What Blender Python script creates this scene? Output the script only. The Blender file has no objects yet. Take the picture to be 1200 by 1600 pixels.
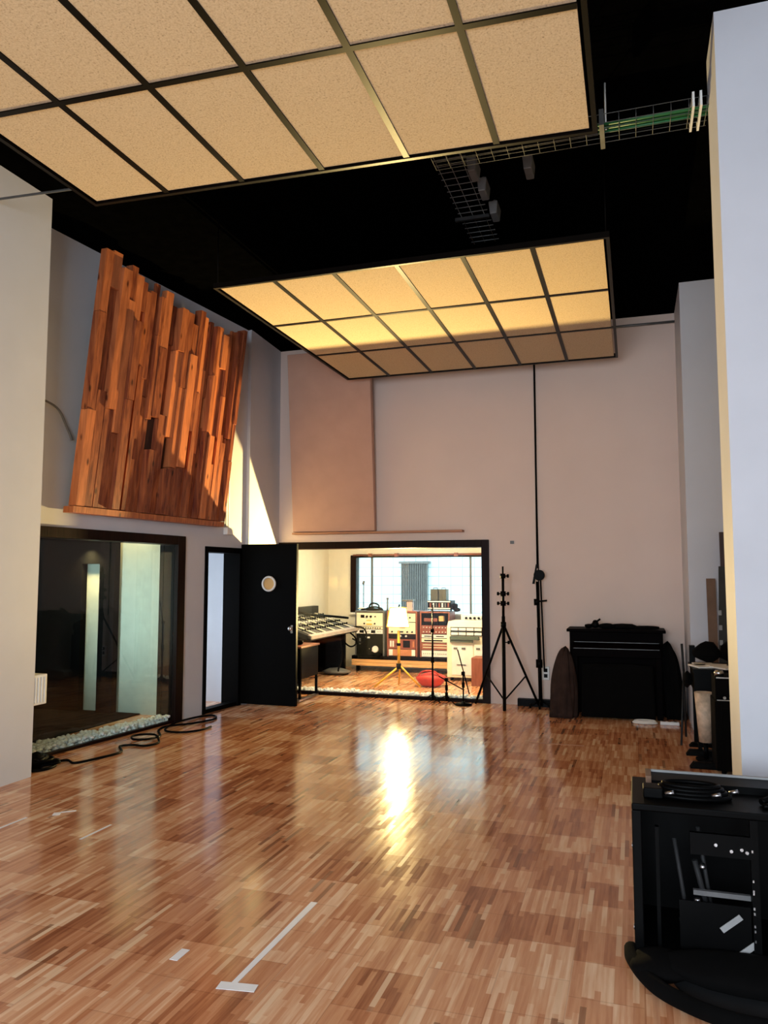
import bpy, bmesh, math, random
from mathutils import Vector, Matrix
random.seed(7)
R = math.radians
S = bpy.context.scene
COL = S.collection

# ------------------------------------------------------------------ camera, world, light, exposure
PITCH = math.atan(100 / 1200.0); YAW = math.atan(390 / 1204.0); EYE = 1.65
cd = bpy.data.cameras.new('camera'); cam = bpy.data.objects.new('camera', cd); COL.objects.link(cam)
cam.location = (0, 0, EYE); cam.rotation_euler = (R(90) + PITCH, 0, YAW)
cd.sensor_fit = 'HORIZONTAL'; cd.sensor_width = 36.0; cd.lens = 36.0; cd.clip_start = 0.05; cd.clip_end = 200
S.camera = cam
S.view_settings.view_transform = 'Standard'; S.view_settings.look = 'None'
S.view_settings.gamma = 1.0; S.view_settings.use_curve_mapping = False
S.view_settings.exposure = 0.85

w = bpy.data.worlds.new('sky'); S.world = w; w.use_nodes = True
bg = w.node_tree.nodes['Background']; bg.inputs[0].default_value = (0.78, 0.93, 1.0, 1); bg.inputs[1].default_value = 2.6

def area(name, loc, rot, sx, sy, power, col, spread=180):
    l = bpy.data.lights.new(name, 'AREA'); l.shape = 'RECTANGLE'; l.size = sx; l.size_y = sy
    l.energy = power; l.color = col; l.spread = R(spread)
    o = bpy.data.objects.new(name, l); COL.objects.link(o); o.location = loc; o.rotation_euler = rot
    return o
# assumed daylight through an unseen tall window in the rear wall, behind the camera
area('daylight_rear_assumed', (-0.9, -2.9, 2.1), (R(90), 0, 0), 3.6, 2.6, 195, (0.78, 0.88, 1.0))
# added lamp for assumed daylight in the windowless lobby behind the open door
area('lobby_fill', (-6.75, 8.55, 1.2), (R(90), 0, R(-90)), 0.7, 1.8, 26, (0.70, 0.84, 1.0))
# added warm lamps brightening the booth's pale strip and wall from above
for q in ((-6.35, 7.80, 1.98), (-5.78, 7.75, 2.66)): area('booth_top_fill', (q[0], q[1], q[2]), (R(14), 0, 0), 0.1, 0.1, 5, (1.0, 0.64, 0.28), 120)
area('booth_side_fill', (-6.6, 6.0, 1.3), (R(90), 0, R(-25)), 0.4, 1.4, 6, (0.80, 0.95, 0.98), 70)  # added cool fill on the pale booth wall, no window stands there
# added fill lamp that brightens the control room
area('control_room_fill', (-3.3, 10.6, 2.46), (R(38), 0, 0), 1.6, 0.2, 45, (1.0, 0.92, 0.78))

# ------------------------------------------------------------------ helpers
def tag(o, label=None, cat=None, group=None, kind=None):
    if label: o['label'] = label
    if cat: o['category'] = cat
    if group: o['group'] = group
    if kind: o['kind'] = kind
    return o
def wl(o):
    v = Vector((0, 0, 0))
    while o is not None:
        v += o.location; o = o.parent
    return v
def empty(name, loc, label=None, cat=None, group=None):
    o = bpy.data.objects.new(name, None); o.empty_display_size = 0.1; COL.objects.link(o); o.location = loc
    return tag(o, label, cat, group)
def copy_tree(o, parent=None):
    c = o.copy(); COL.objects.link(c); c.parent = parent
    for ch in list(o.children): copy_tree(ch, c)
    return c
class MB:
    def __init__(s, T=None): s.bm = bmesh.new(); s.T = T; s.val = None; s.lay = None
    def v(s, p):
        p = Vector(p)
        if s.T is not None: p = s.T @ p
        return s.bm.verts.new(p)
    def face(s, vs, sm=False):
        try: f = s.bm.faces.new(vs)
        except ValueError: return
        f.smooth = sm
        if s.val is not None:
            if s.lay is None: s.lay = s.bm.loops.layers.color.new('tone')
            for l in f.loops: l[s.lay] = (s.val, s.val, s.val, 1)
    def hexa(s, b, t):                                     # bottom loop, top loop (4 each, ccw from above)
        vb = [s.v(p) for p in b]; vt = [s.v(p) for p in t]; n = len(vb)
        s.face(vb[::-1]); s.face(vt)
        for i in range(n): s.face([vb[i], vb[(i + 1) % n], vt[(i + 1) % n], vt[i]])
        return s
    def box(s, x0, x1, y0, y1, z0, z1):
        return s.hexa([(x0, y0, z0), (x1, y0, z0), (x1, y1, z0), (x0, y1, z0)], [(x0, y0, z1), (x1, y0, z1), (x1, y1, z1), (x0, y1, z1)])
    def cyl(s, p0, p1, r0, r1=None, n=12, caps=True):
        if r1 is None: r1 = r0
        p0 = Vector(p0); p1 = Vector(p1); d = (p1 - p0).normalized()
        a = d.orthogonal().normalized(); b = d.cross(a)
        A = []; B = []
        for i in range(n):
            t = 2 * math.pi * i / n; u = a * math.cos(t) + b * math.sin(t)
            A.append(s.v(p0 + u * r0)); B.append(s.v(p1 + u * r1))
        for i in range(n): s.face([A[i], A[(i + 1) % n], B[(i + 1) % n], B[i]], True)
        if caps: s.face(A[::-1]); s.face(B)
        return s
    def tube(s, pts, r, n=8, smooth=True, closed=False):
        P = [Vector(p) for p in pts]
        if smooth and len(P) > 2:
            Q = []; m = len(P); rng = m if closed else m - 1
            for i in range(rng):
                p0 = P[(i - 1) % m] if (closed or i > 0) else P[i]; p1 = P[i]; p2 = P[(i + 1) % m]
                p3 = P[(i + 2) % m] if (closed or i + 2 < m) else p2
                for k in range(6):
                    t = k / 6
                    Q.append(0.5 * ((2 * p1) + (p2 - p0) * t + (2 * p0 - 5 * p1 + 4 * p2 - p3) * t * t + (3 * p1 - p0 - 3 * p2 + p3) * t ** 3))
            if not closed: Q.append(P[-1])
            P = Q
        rings = []; pa = None
        for i, p in enumerate(P):
            d = (P[min(i + 1, len(P) - 1)] - P[max(i - 1, 0)])
            if closed: d = P[(i + 1) % len(P)] - P[i - 1]
            d = d.normalized() if d.length > 1e-9 else Vector((0, 0, 1))
            a = d.orthogonal().normalized() if pa is None else (pa - d * pa.dot(d))
            if a.length < 1e-4: a = d.orthogonal()
            a.normalize(); pa = a; b = d.cross(a)
            rings.append([s.v(p + (a * math.cos(2 * math.pi * k / n) + b * math.sin(2 * math.pi * k / n)) * r) for k in range(n)])
        L = len(rings)
        for i in range(L if closed else L - 1):
            A = rings[i]; B = rings[(i + 1) % L]
            for k in range(n): s.face([A[k], A[(k + 1) % n], B[(k + 1) % n], B[k]], True)
        if not closed: s.face(rings[0][::-1]); s.face(rings[-1])
        return s
    def lathe(s, c, prof, n=20, axis='z'):
        c = Vector(c); rings = []
        for r, h in prof:
            ring = []
            for k in range(n):
                a = 2 * math.pi * k / n; u, v_ = max(r, 1e-4) * math.cos(a), max(r, 1e-4) * math.sin(a)
                q = {'z': (u, v_, h), 'y': (u, h, v_), 'x': (h, u, v_)}[axis]
                ring.append(s.v(c + Vector(q)))
            rings.append(ring)
        for A, B in zip(rings, rings[1:]):
            for k in range(n): s.face([A[k], A[(k + 1) % n], B[(k + 1) % n], B[k]], True)
        s.face(rings[0][::-1]); s.face(rings[-1])
        return s
    def blob(s, c, r, sc=(1, 1, 1), jit=0.15, sub=2):
        b2 = bmesh.new(); bmesh.ops.create_icosphere(b2, subdivisions=sub, radius=1)
        m = {}
        ph = [random.uniform(0, 6) for _ in range(3)]
        for q in b2.verts:
            k = 1 + jit * (math.sin(3 * q.co.x + ph[0]) + math.sin(4 * q.co.y + ph[1]) + math.sin(5 * q.co.z + ph[2])) / 1.5
            m[q] = s.v(Vector(c) + Vector((q.co.x * sc[0], q.co.y * sc[1], q.co.z * sc[2])) * r * k)
        for f in b2.faces: s.face([m[q] for q in f.verts], True)
        b2.free(); return s
    def build(s, name, mat, parent=None, bev=0, **kw):
        bm = s.bm
        bmesh.ops.recalc_face_normals(bm, faces=bm.faces)
        if parent is not None: org = wl(parent)
        else:
            xs = [v.co for v in bm.verts]
            org = Vector(((min(v.x for v in xs) + max(v.x for v in xs)) / 2, (min(v.y for v in xs) + max(v.y for v in xs)) / 2, min(v.z for v in xs)))
        bmesh.ops.translate(bm, verts=bm.verts, vec=-org)
        me = bpy.data.meshes.new(name); bm.to_mesh(me); bm.free(); me.materials.append(mat)
        o = bpy.data.objects.new(name, me); COL.objects.link(o)
        if parent is not None: o.parent = parent
        else: o.location = org
        if bev:
            md = o.modifiers.new('bevel', 'BEVEL'); md.width = bev; md.segments = 2; md.limit_method = 'ANGLE'
        return tag(o, **kw)
def struct(name, mb, mat, parent=None): return mb.build(name, mat, parent, kind=None if parent else 'structure')
def bx(*a): return MB().box(*a)

# ------------------------------------------------------------------ materials
def nmat(name):
    m = bpy.data.materials.new(name); m.use_nodes = True; nt = m.node_tree
    return m, nt, nt.nodes['Principled BSDF']
def N(nt, t, **kw):
    n = nt.nodes.new(t)
    for k, v in kw.items(): setattr(n, k, v)
    return n
def ramp(nt, fac, stops):
    r = N(nt, 'ShaderNodeValToRGB'); e = r.color_ramp.elements
    while len(e) < len(stops): e.new(0.5)
    for el, (p, c) in zip(e, stops): el.position = p; el.color = (*c, 1)
    nt.links.new(fac, r.inputs[0]); return r.outputs[0]
def bump(nt, b, h, strength, dist=0.01):
    n = N(nt, 'ShaderNodeBump'); n.inputs['Strength'].default_value = strength; n.inputs['Distance'].default_value = dist
    nt.links.new(h, n.inputs['Height']); nt.links.new(n.outputs[0], b.inputs['Normal'])
def plain(name, col, rough=0.6, metal=0.0, var=0.12, scale=9, bmp=0.05, spec=0.5):
    m, nt, b = nmat(name); tc = N(nt, 'ShaderNodeTexCoord'); no = N(nt, 'ShaderNodeTexNoise')
    no.inputs['Scale'].default_value = scale; no.inputs['Detail'].default_value = 5
    nt.links.new(tc.outputs['Object'], no.inputs['Vector'])
    c0 = tuple(c * (1 - var) for c in col); c1 = tuple(min(1, c * (1 + var)) for c in col)
    nt.links.new(ramp(nt, no.outputs[0], [(0.3, c0), (0.7, c1)]), b.inputs['Base Color'])
    b.inputs['Roughness'].default_value = rough; b.inputs['Metallic'].default_value = metal
    b.inputs['Specular IOR Level'].default_value = spec
    if bmp: bump(nt, b, no.outputs[0], bmp)
    return m
def wood(name, dark, light, rough=0.5, axis=2, scale=3.0, attr=False, knots=False):
    m, nt, b = nmat(name); tc = N(nt, 'ShaderNodeTexCoord'); mp = N(nt, 'ShaderNodeMapping')
    sc = [12 * scale / 3] * 3; sc[axis] = 0.9 * scale / 3; mp.inputs['Scale'].default_value = sc
    nt.links.new(tc.outputs['Object'], mp.inputs[0]); no = N(nt, 'ShaderNodeTexNoise')
    no.inputs['Scale'].default_value = 2.2; no.inputs['Detail'].default_value = 6; no.inputs['Distortion'].default_value = 0.8
    nt.links.new(mp.outputs[0], no.inputs['Vector']); src = no.outputs[0]
    if attr:
        at = N(nt, 'ShaderNodeAttribute', attribute_name='tone')
        ad = N(nt, 'ShaderNodeMath', operation='MULTIPLY_ADD'); ad.inputs[1].default_value = 0.55
        nt.links.new(at.outputs['Fac'], ad.inputs[0])
        s2 = N(nt, 'ShaderNodeMath', operation='MULTIPLY'); s2.inputs[1].default_value = 0.75
        nt.links.new(no.outputs[0], s2.inputs[0]); nt.links.new(s2.outputs[0], ad.inputs[2]); src = ad.outputs[0]
    c = ramp(nt, src, [(0.25, dark), (0.55, tuple((a + d) / 2 for a, d in zip(light, dark))), (0.85, light)])
    if knots:
        mp2 = N(nt, 'ShaderNodeMapping'); mp2.inputs['Scale'].default_value = (9, 9, 3.6)
        nt.links.new(tc.outputs['Object'], mp2.inputs[0])
        vo = N(nt, 'ShaderNodeTexVoronoi'); vo.inputs['Scale'].default_value = 1.0
        nt.links.new(mp2.outputs[0], vo.inputs['Vector'])
        kr = ramp(nt, vo.outputs['Distance'], [(0.07, (0.12, 0.05, 0.03)), (0.17, (1, 1, 1))])
        mx = N(nt, 'ShaderNodeMixRGB', blend_type='MULTIPLY'); mx.inputs[0].default_value = 0.9
        nt.links.new(c, mx.inputs[1]); nt.links.new(kr, mx.inputs[2]); c = mx.outputs[0]
    nt.links.new(c, b.inputs['Base Color']); b.inputs['Roughness'].default_value = rough
    b.inputs['Specular IOR Level'].default_value = 0.08 if max(light) < 0.03 else 0.35
    bump(nt, b, no.outputs[0], 0.15)
    return m
def glass(name, tint=(1, 1, 1), ior=1.5):
    m = bpy.data.materials.new(name); m.use_nodes = True; nt = m.node_tree; nt.nodes.clear()
    o = N(nt, 'ShaderNodeOutputMaterial'); mx = N(nt, 'ShaderNodeMixShader'); t = N(nt, 'ShaderNodeBsdfTransparent')
    g = N(nt, 'ShaderNodeBsdfGlossy'); f = N(nt, 'ShaderNodeFresnel'); f.inputs[0].default_value = ior
    t.inputs[0].default_value = (*tint, 1); g.inputs['Roughness'].default_value = 0.0
    ge = N(nt, 'ShaderNodeNewGeometry'); iv = N(nt, 'ShaderNodeMath', operation='SUBTRACT'); iv.inputs[0].default_value = 1.0
    nt.links.new(ge.outputs['Backfacing'], iv.inputs[1]); mu = N(nt, 'ShaderNodeMath', operation='MULTIPLY')
    nt.links.new(iv.outputs[0], mu.inputs[0]); nt.links.new(f.outputs[0], mu.inputs[1])
    nt.links.new(mu.outputs[0], mx.inputs[0]); nt.links.new(t.outputs[0], mx.inputs[1]); nt.links.new(g.outputs[0], mx.inputs[2])
    nt.links.new(mx.outputs[0], o.inputs[0]); return m
def emis(name, col, st):
    m, nt, b = nmat(name); b.inputs['Base Color'].default_value = (*col, 1)
    b.inputs['Emission Color'].default_value = (*col, 1); b.inputs['Emission Strength'].default_value = st
    return m

def parquet():
    m, nt, b = nmat('parquet'); L = nt.links.new
    tc = N(nt, 'ShaderNodeTexCoord'); sp = N(nt, 'ShaderNodeSeparateXYZ'); L(tc.outputs['Object'], sp.inputs[0])
    def M(op, a, bb=None, c=None):
        n = N(nt, 'ShaderNodeMath', operation=op)
        for i, q in enumerate((a, bb, c)):
            if q is None: continue
            if isinstance(q, (int, float)): n.inputs[i].default_value = q
            else: L(q, n.inputs[i])
        return n.outputs[0]
    def cell(w_, l_, seed):
        u = M('DIVIDE', sp.outputs[0], w_); cu = M('FLOOR', u)
        wn = N(nt, 'ShaderNodeTexWhiteNoise', noise_dimensions='1D'); L(M('ADD', cu, seed), wn.inputs['W'])
        v = M('ADD', M('DIVIDE', sp.outputs[1], l_), wn.outputs['Value']); cv = M('FLOOR', v)
        cb = N(nt, 'ShaderNodeCombineXYZ'); L(cu, cb.inputs[0]); L(cv, cb.inputs[1]); cb.inputs[2].default_value = seed
        w2 = N(nt, 'ShaderNodeTexWhiteNoise', noise_dimensions='3D'); L(cb.outputs[0], w2.inputs['Vector'])
        return w2, M('SUBTRACT', u, cu), M('SUBTRACT', v, cv)
    blk, bu, bv = cell(0.29, 0.30, 3.3)        # square-ish blocks of strips
    st, su, sv = cell(0.0242, 0.30, 11.7)      # the strips themselves
    ln, _, _ = cell(0.0242, 0.30, 27.1)
    no = N(nt, 'ShaderNodeTexNoise'); mp = N(nt, 'ShaderNodeMapping'); mp.inputs['Scale'].default_value = (60, 4, 1)
    L(tc.outputs['Object'], mp.inputs[0]); L(mp.outputs[0], no.inputs['Vector']); no.inputs['Scale'].default_value = 1.0; no.inputs['Detail'].default_value = 4
    f = M('ADD', M('MULTIPLY', blk.outputs['Value'], 0.34), M('MULTIPLY', st.outputs['Value'], 0.30))
    f = M('ADD', f, M('MULTIPLY', no.outputs[0], 0.42))
    c = ramp(nt, f, [(0.18, (0.25, 0.082, 0.034)), (0.40, (0.48, 0.190, 0.086)), (0.62, (0.64, 0.32, 0.165)), (0.86, (0.84, 0.58, 0.38))])
    # scattered pale strips, extra ones painting in pale gloss patches, and a few dark ones
    pale = M('GREATER_THAN', ln.outputs['Value'], 0.94)
    mx = N(nt, 'ShaderNodeMixRGB'); L(M('MULTIPLY', M('MULTIPLY', pale, st.outputs['Value']), 0.85), mx.inputs[0]); L(c, mx.inputs[1]); mx.inputs[2].default_value = (0.80, 0.58, 0.38, 1)
    drk = M('LESS_THAN', ln.outputs['Value'], 0.02)
    m2 = N(nt, 'ShaderNodeMixRGB'); L(M('MULTIPLY', drk, 0.55), m2.inputs[0]); L(mx.outputs[0], m2.inputs[1]); m2.inputs[2].default_value = (0.10, 0.035, 0.015, 1)
    # joints
    e = M('MINIMUM', M('MINIMUM', bu, M('SUBTRACT', 1.0, bu)), M('MINIMUM', bv, M('SUBTRACT', 1.0, bv)))
    j = M('LESS_THAN', e, 0.010)
    m3 = N(nt, 'ShaderNodeMixRGB', blend_type='MULTIPLY'); L(M('MULTIPLY', j, 0.28), m3.inputs[0]); L(m2.outputs[0], m3.inputs[1]); m3.inputs[2].default_value = (0.35, 0.25, 0.2, 1)
    L(m3.outputs[0], b.inputs['Base Color'])
    rg = M('ADD', 0.09, M('MULTIPLY', M('ADD', st.outputs['Value'], no.outputs[0]), 0.06))
    L(rg, b.inputs['Roughness']); b.inputs['Specular IOR Level'].default_value = 0.42
    # each strip sits at a very slightly different angle
    w3 = N(nt, 'ShaderNodeVectorMath', operation='SUBTRACT'); L(blk.outputs['Color'], w3.inputs[0]); w3.inputs[1].default_value = (0.5, 0.5, 0.5)
    w4 = N(nt, 'ShaderNodeVectorMath', operation='SCALE'); L(w3.outputs[0], w4.inputs[0]); w4.inputs['Scale'].default_value = 0.010
    w5 = N(nt, 'ShaderNodeVectorMath', operation='ADD'); L(w4.outputs[0], w5.inputs[0]); w5.inputs[1].default_value = (0, 0, 1)
    w6 = N(nt, 'ShaderNodeVectorMath', operation='NORMALIZE'); L(w5.outputs[0], w6.inputs[0]); L(w6.outputs[0], b.inputs['Normal'])
    return m
def tile_mat():
    m, nt, b = nmat('wood_wool_tile'); L = nt.links.new
    tc = N(nt, 'ShaderNodeTexCoord'); n1 = N(nt, 'ShaderNodeTexNoise'); n1.inputs['Scale'].default_value = 95; n1.inputs['Detail'].default_value = 6
    n1.inputs['Roughness'].default_value = 0.7
    L(tc.outputs['Object'], n1.inputs['Vector'])
    L(ramp(nt, n1.outputs[0], [(0.32, (0.18, 0.125, 0.065)), (0.41, (0.46, 0.345, 0.22)), (0.62, (0.57, 0.44, 0.29)), (0.8, (0.64, 0.51, 0.35))]), b.inputs['Base Color'])
    b.inputs['Roughness'].default_value = 0.9; bump(nt, b, n1.outputs[0], 0.35)
    return m

M_floor = parquet(); M_tile = tile_mat()
M_wall = plain('wall_paint', (0.55, 0.555, 0.60), 0.62, var=0.03, scale=2.5, bmp=0.03)
M_wallback = plain('wall_paint_warm_bounce', (0.68, 0.53, 0.46), 0.6, var=0.03, scale=1.5, bmp=0.03)  # whitish wall made pinker, warm bounce light is put into the colour
M_wallctl = plain('wall_paint_control', (0.66, 0.64, 0.55), 0.65, var=0.03)
M_ceil = plain('black_ceiling', (0.0009, 0.0009, 0.0010), 1.0, spec=0.0, bmp=0, var=0.3)
M_black = plain('black_paint', (0.0015, 0.0012, 0.0012), 0.5, var=0.25, spec=0.05)
M_frame = plain('cloud_frame', (0.003, 0.0018, 0.0012), 0.36, var=0.2, spec=0.09, bmp=0)
M_brown = wood('dark_brown_wood', (0.004, 0.0015, 0.001), (0.018, 0.006, 0.004), 0.4)
M_doorblk = plain('black_door_paint', (0.0012, 0.0012, 0.0012), 0.6, var=0.2, spec=0.05, bmp=0)
M_plank = wood('reclaimed_pine', (0.10, 0.016, 0.008), (0.60, 0.19, 0.065), 0.42, attr=True, knots=True)
M_plankdk = wood('panel_backing', (0.02, 0.008, 0.005), (0.06, 0.02, 0.012), 0.6)
M_pine = wood('yellow_pine', (0.50, 0.25, 0.09), (0.80, 0.52, 0.24), 0.5, axis=0)
M_ledge = wood('ledge_wood', (0.30, 0.13, 0.07), (0.50, 0.26, 0.15), 0.5, axis=0)
M_fabric = plain('brown_pink_fabric', (0.50, 0.30, 0.23), 0.9, var=0.05, scale=4, bmp=0.05)
M_boothpale = plain('booth_pale_wall', (0.56, 0.57, 0.50), 0.7, var=0.06)
M_booth = plain('black_drape', (0.0035, 0.0035, 0.004), 0.9, spec=0.05)
M_peb = plain('white_pebble', (0.84, 0.85, 0.84), 0.55, var=0.2, scale=30)
M_blkplastic = plain('black_plastic', (0.0011, 0.0011, 0.0012), 0.45, var=0.3, spec=0.055, bmp=0)
M_blkcloth = plain('black_cloth', (0.0014, 0.0012, 0.0012), 0.95, var=0.4, spec=0.1, bmp=0.3)
M_browncloth = plain('brown_cloth', (0.030, 0.017, 0.013), 0.95, var=0.3, spec=0.1, bmp=0.3)
M_piano = plain('dark_piano_lacquer', (0.0014, 0.0006, 0.0006), 0.55, var=0.3, spec=0.02, bmp=0)
M_chrome = plain('brushed_metal', (0.45, 0.45, 0.46), 0.28, metal=1.0, var=0.1, bmp=0)
M_dullmetal = plain('galvanised_steel', (0.16, 0.165, 0.165), 0.5, metal=0.7, var=0.2)
M_grey = plain('mid_grey_plastic', (0.11, 0.11, 0.112), 0.5)
M_dkgrey = plain('dark_grey_plastic', (0.02, 0.02, 0.021), 0.55, spec=0.15)
M_white = plain('white_plastic', (0.72, 0.72, 0.70), 0.4, var=0.05)
M_cream = plain('cream_enamel', (0.72, 0.68, 0.52), 0.4, var=0.05)
M_yellow = plain('yellow_enamel', (0.75, 0.42, 0.03), 0.35, var=0.06)
M_red = plain('red_nylon', (0.50, 0.035, 0.025), 0.6, var=0.25, bmp=0.3)
M_redbrown = wood('red_brown_wood', (0.18, 0.05, 0.03), (0.34, 0.12, 0.08), 0.5)
M_orange = plain('orange_brown_panel', (0.50, 0.20, 0.09), 0.45)
M_maroon = plain('maroon_panel', (0.22, 0.06, 0.04), 0.45)
M_tape = plain('white_tape', (0.78, 0.78, 0.80), 0.5, var=0.03, bmp=0)
M_green = plain('green_cable', (0.02, 0.16, 0.05), 0.5)
M_paper = plain('paper', (0.70, 0.66, 0.60), 0.8, var=0.08)
M_cardb = plain('brown_cardboard', (0.16, 0.09, 0.055), 0.8, var=0.15)
M_glass = glass('window_glass', (0.97, 0.99, 0.98)); M_glassdk = glass('booth_glass', (0.90, 0.95, 0.93), 1.5)
M_amber = plain('amber_glass_disc', (0.80, 0.50, 0.20), 0.4, var=0.05)
M_greycloth = plain('grey_tape', (0.28, 0.28, 0.28), 0.7)
M_facade = None
def facade():
    m, nt, b = nmat('white_facade'); tc = N(nt, 'ShaderNodeTexCoord'); br = N(nt, 'ShaderNodeTexBrick')
    br.offset = 0; br.inputs['Color1'].default_value = (0.58, 0.80, 0.90, 1); br.inputs['Color2'].default_value = (0.66, 0.84, 0.92, 1)
    br.inputs['Mortar'].default_value = (0.30, 0.46, 0.56, 1); br.inputs['Scale'].default_value = 1.0
    br.inputs['Mortar Size'].default_value = 0.012; br.inputs['Brick Width'].default_value = 0.32; br.inputs['Row Height'].default_value = 0.24
    mp = N(nt, 'ShaderNodeMapping'); mp.inputs['Rotation'].default_value = (R(90), 0, 0)
    nt.links.new(tc.outputs['Object'], mp.inputs[0]); nt.links.new(mp.outputs[0], br.inputs['Vector'])
    nt.links.new(br.outputs[0], b.inputs['Base Color']); b.inputs['Roughness'].default_value = 0.7
    return m
M_facade = facade()

# ------------------------------------------------------------------ the setting
ZC = 4.95                                                   # ceiling of the live room
def LX(y): return -5.2 + 0.1 * (y - 5.6)                    # face of the left wall
struct('floor', bx(-9, 3.2, -3.2, 13.6, -0.12, 0), M_floor)
struct('ceiling', bx(-6.2, 3.2, -3.2, 10.35, ZC, ZC + 0.15), M_ceil)
struct('wall_left_near', bx(-5.75, -4.77, -3.0, 5.28, 0, ZC - 0.002), M_wall)
def lseg(mb, y0, y1, z0, z1, t=0.22, dx=0.0):
    a, c = LX(y0) + dx, LX(y1) + dx
    mb.hexa([(a - t, y0, z0), (a, y0, z0), (c, y1, z0), (c - t, y1, z0)], [(a - t, y0, z1), (a, y0, z1), (c, y1, z1), (c - t, y1, z1)])
mb = MB()
WY0, WY1, WZ = 5.62, 7.80, 2.11
DY0, DY1, DZ = 8.20, 8.95, 1.98
lseg(mb, 5.28, WY0, 0, ZC); lseg(mb, WY0, WY1, WZ, ZC); lseg(mb, WY1, DY0, 0, ZC); lseg(mb, DY0, DY1, DZ, ZC); lseg(mb, DY1, 9.12, 0, ZC)
mb.hexa([(-5.07, 9.12, 0), (-4.80, 9.05, 0), (-4.87, 10.1, 0), (-5.07, 10.1, 0)], [(-5.07, 9.12, ZC), (-4.80, 9.05, ZC), (-4.87, 10.1, ZC), (-5.07, 10.1, ZC)])
struct('wall_left', mb, M_wall)
# back wall with the control room opening
BY = 10.1; OX0, OX1, OZ = -4.80, -1.88, 2.05
mb = MB(); mb.box(-5.07, OX0, BY, BY + 0.25, 0, ZC); mb.box(OX0, OX1, BY, BY + 0.25, OZ, ZC); mb.box(OX1, 2.6, BY, BY + 0.25, 0, ZC)
struct('wall_back', mb, M_wallback)
# right side: far pier, recess wall, near pier
struct('wall_right_far', bx(0.57, 2.4, 9.04, BY, 0, ZC), M_wall)
struct('wall_right', bx(2.4, 2.6, -3.0, BY, 0, ZC), M_wall)
struct('wall_right_near', bx(0.53, 2.4, 4.64, 5.10, 0, ZC), M_wall)
# rear wall with an assumed tall window behind the camera
mb = MB(); mb.box(-5.75, -2.8, -3.2, -3.0, 0, ZC); mb.box(1.0, 2.6, -3.2, -3.0, 0, ZC); mb.box(-2.8, 1.0, -3.2, -3.0, 0, 0.7); mb.box(-2.8, 1.0, -3.2, -3.0, 3.5, ZC)
struct('wall_rear', mb, M_wall)
mb = MB()
for x in (-2.8, -1.55, -0.3, 0.94): mb.box(x, x + 0.06, -3.14, -3.08, 0.7, 3.5)
for z in (0.7, 3.44): mb.box(-2.8, 1.0, -3.14, -3.08, z, z + 0.06)
struct('window_4_assumed', mb, M_white)
# control room shell
mb = MB(); mb.box(-5.65, -5.43, BY + 0.25, 13.4, 0, 2.5); struct('wall_control_left', mb, M_wallctl)
mb = MB(); mb.box(-5.65, -4.97, 13.4, 13.6, 0, 2.5); mb.box(-4.97, -1.9, 13.4, 13.6, 0, 0.98); mb.box(-4.97, -1.9, 13.4, 13.6, 2.03, 2.5); mb.box(-1.9, -0.7, 13.4, 13.6, 0, 2.5)
struct('wall_control_back', mb, M_wallctl)
struct('wall_control_right', bx(-0.9, -0.7, BY + 0.25, 13.4, 0, 2.5), M_wallctl)
struct('ceiling_control', bx(-5.65, -0.7, BY + 0.25, 13.6, 2.5, 2.6), M_wallctl)
# booth behind the left window
mb = MB(); mb.box(-8.2, -8.0, 3.6, 8.0, 0, 2.7); mb.box(-8.0, -5.75, 3.6, 3.8, 0, 2.7); mb.box(-8.0, -6.48, 7.9, 8.0, 0, 2.7); mb.box(-6.22, -6.0, 7.9, 8.0, 0, 2.7); mb.box(-6.48, -6.22, 7.9, 8.0, 1.80, 2.7)  # gap shaped to leave a pale strip in place of a pane reflection
struct('wall_booth_black', mb, M_booth)
struct('floor_booth', bx(-8.0, -5.66, 3.8, 8.0, 0, 0.012), M_booth)
struct('ceiling_booth', bx(-8.2, -5.25, 3.6, 9.3, 2.7, 2.8), M_booth)
struct('wall_booth_pale', bx(-8.0, -5.2, 8.0, 8.1, 0, 2.7), M_boothpale)
struct('wall_booth_side', bx(-5.75, -5.42, 5.28, 5.6, 0, 2.7), M_booth)
# lobby behind the open door
struct('wall_lobby_back', bx(-7.0, -5.07, 9.12, 9.3, 0, 2.7), M_wall)
struct('wall_lobby_left', bx(-7.2, -7.0, 8.1, 9.3, 0, 2.7), M_wall)

# window_1: control room window
wr = empty('window_1', ((OX0 + OX1) / 2, BY, 0)); wr['kind'] = 'structure'
mb = MB(); f = 0.085; F0, F1 = BY - 0.035, BY + 0.22
mb.box(OX0 - 0.06, OX0 + 0.03, F0, F1, 0, OZ + 0.08); mb.box(OX1 - 0.03, OX1 + 0.07, F0, F1, 0, OZ + 0.08)
mb.box(OX0 + 0.03, OX1 - 0.03, F0, F1, OZ - 0.02, OZ + 0.08); mb.box(OX0 + 0.03, OX1 - 0.03, F0, BY + 0.03, 0, 0.045)
mb.build('window_frame', M_brown, wr, bev=0.004)
MB().box(OX0 + 0.03, OX1 - 0.03, BY + 0.0, BY + 0.008, 0.045, OZ - 0.02).build('pane', M_glass, wr)
MB().box(OX0 + 0.03, OX1 - 0.03, BY + 0.235, BY + 0.243, 0.03, OZ - 0.02).build('pane', M_glass, wr)
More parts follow.
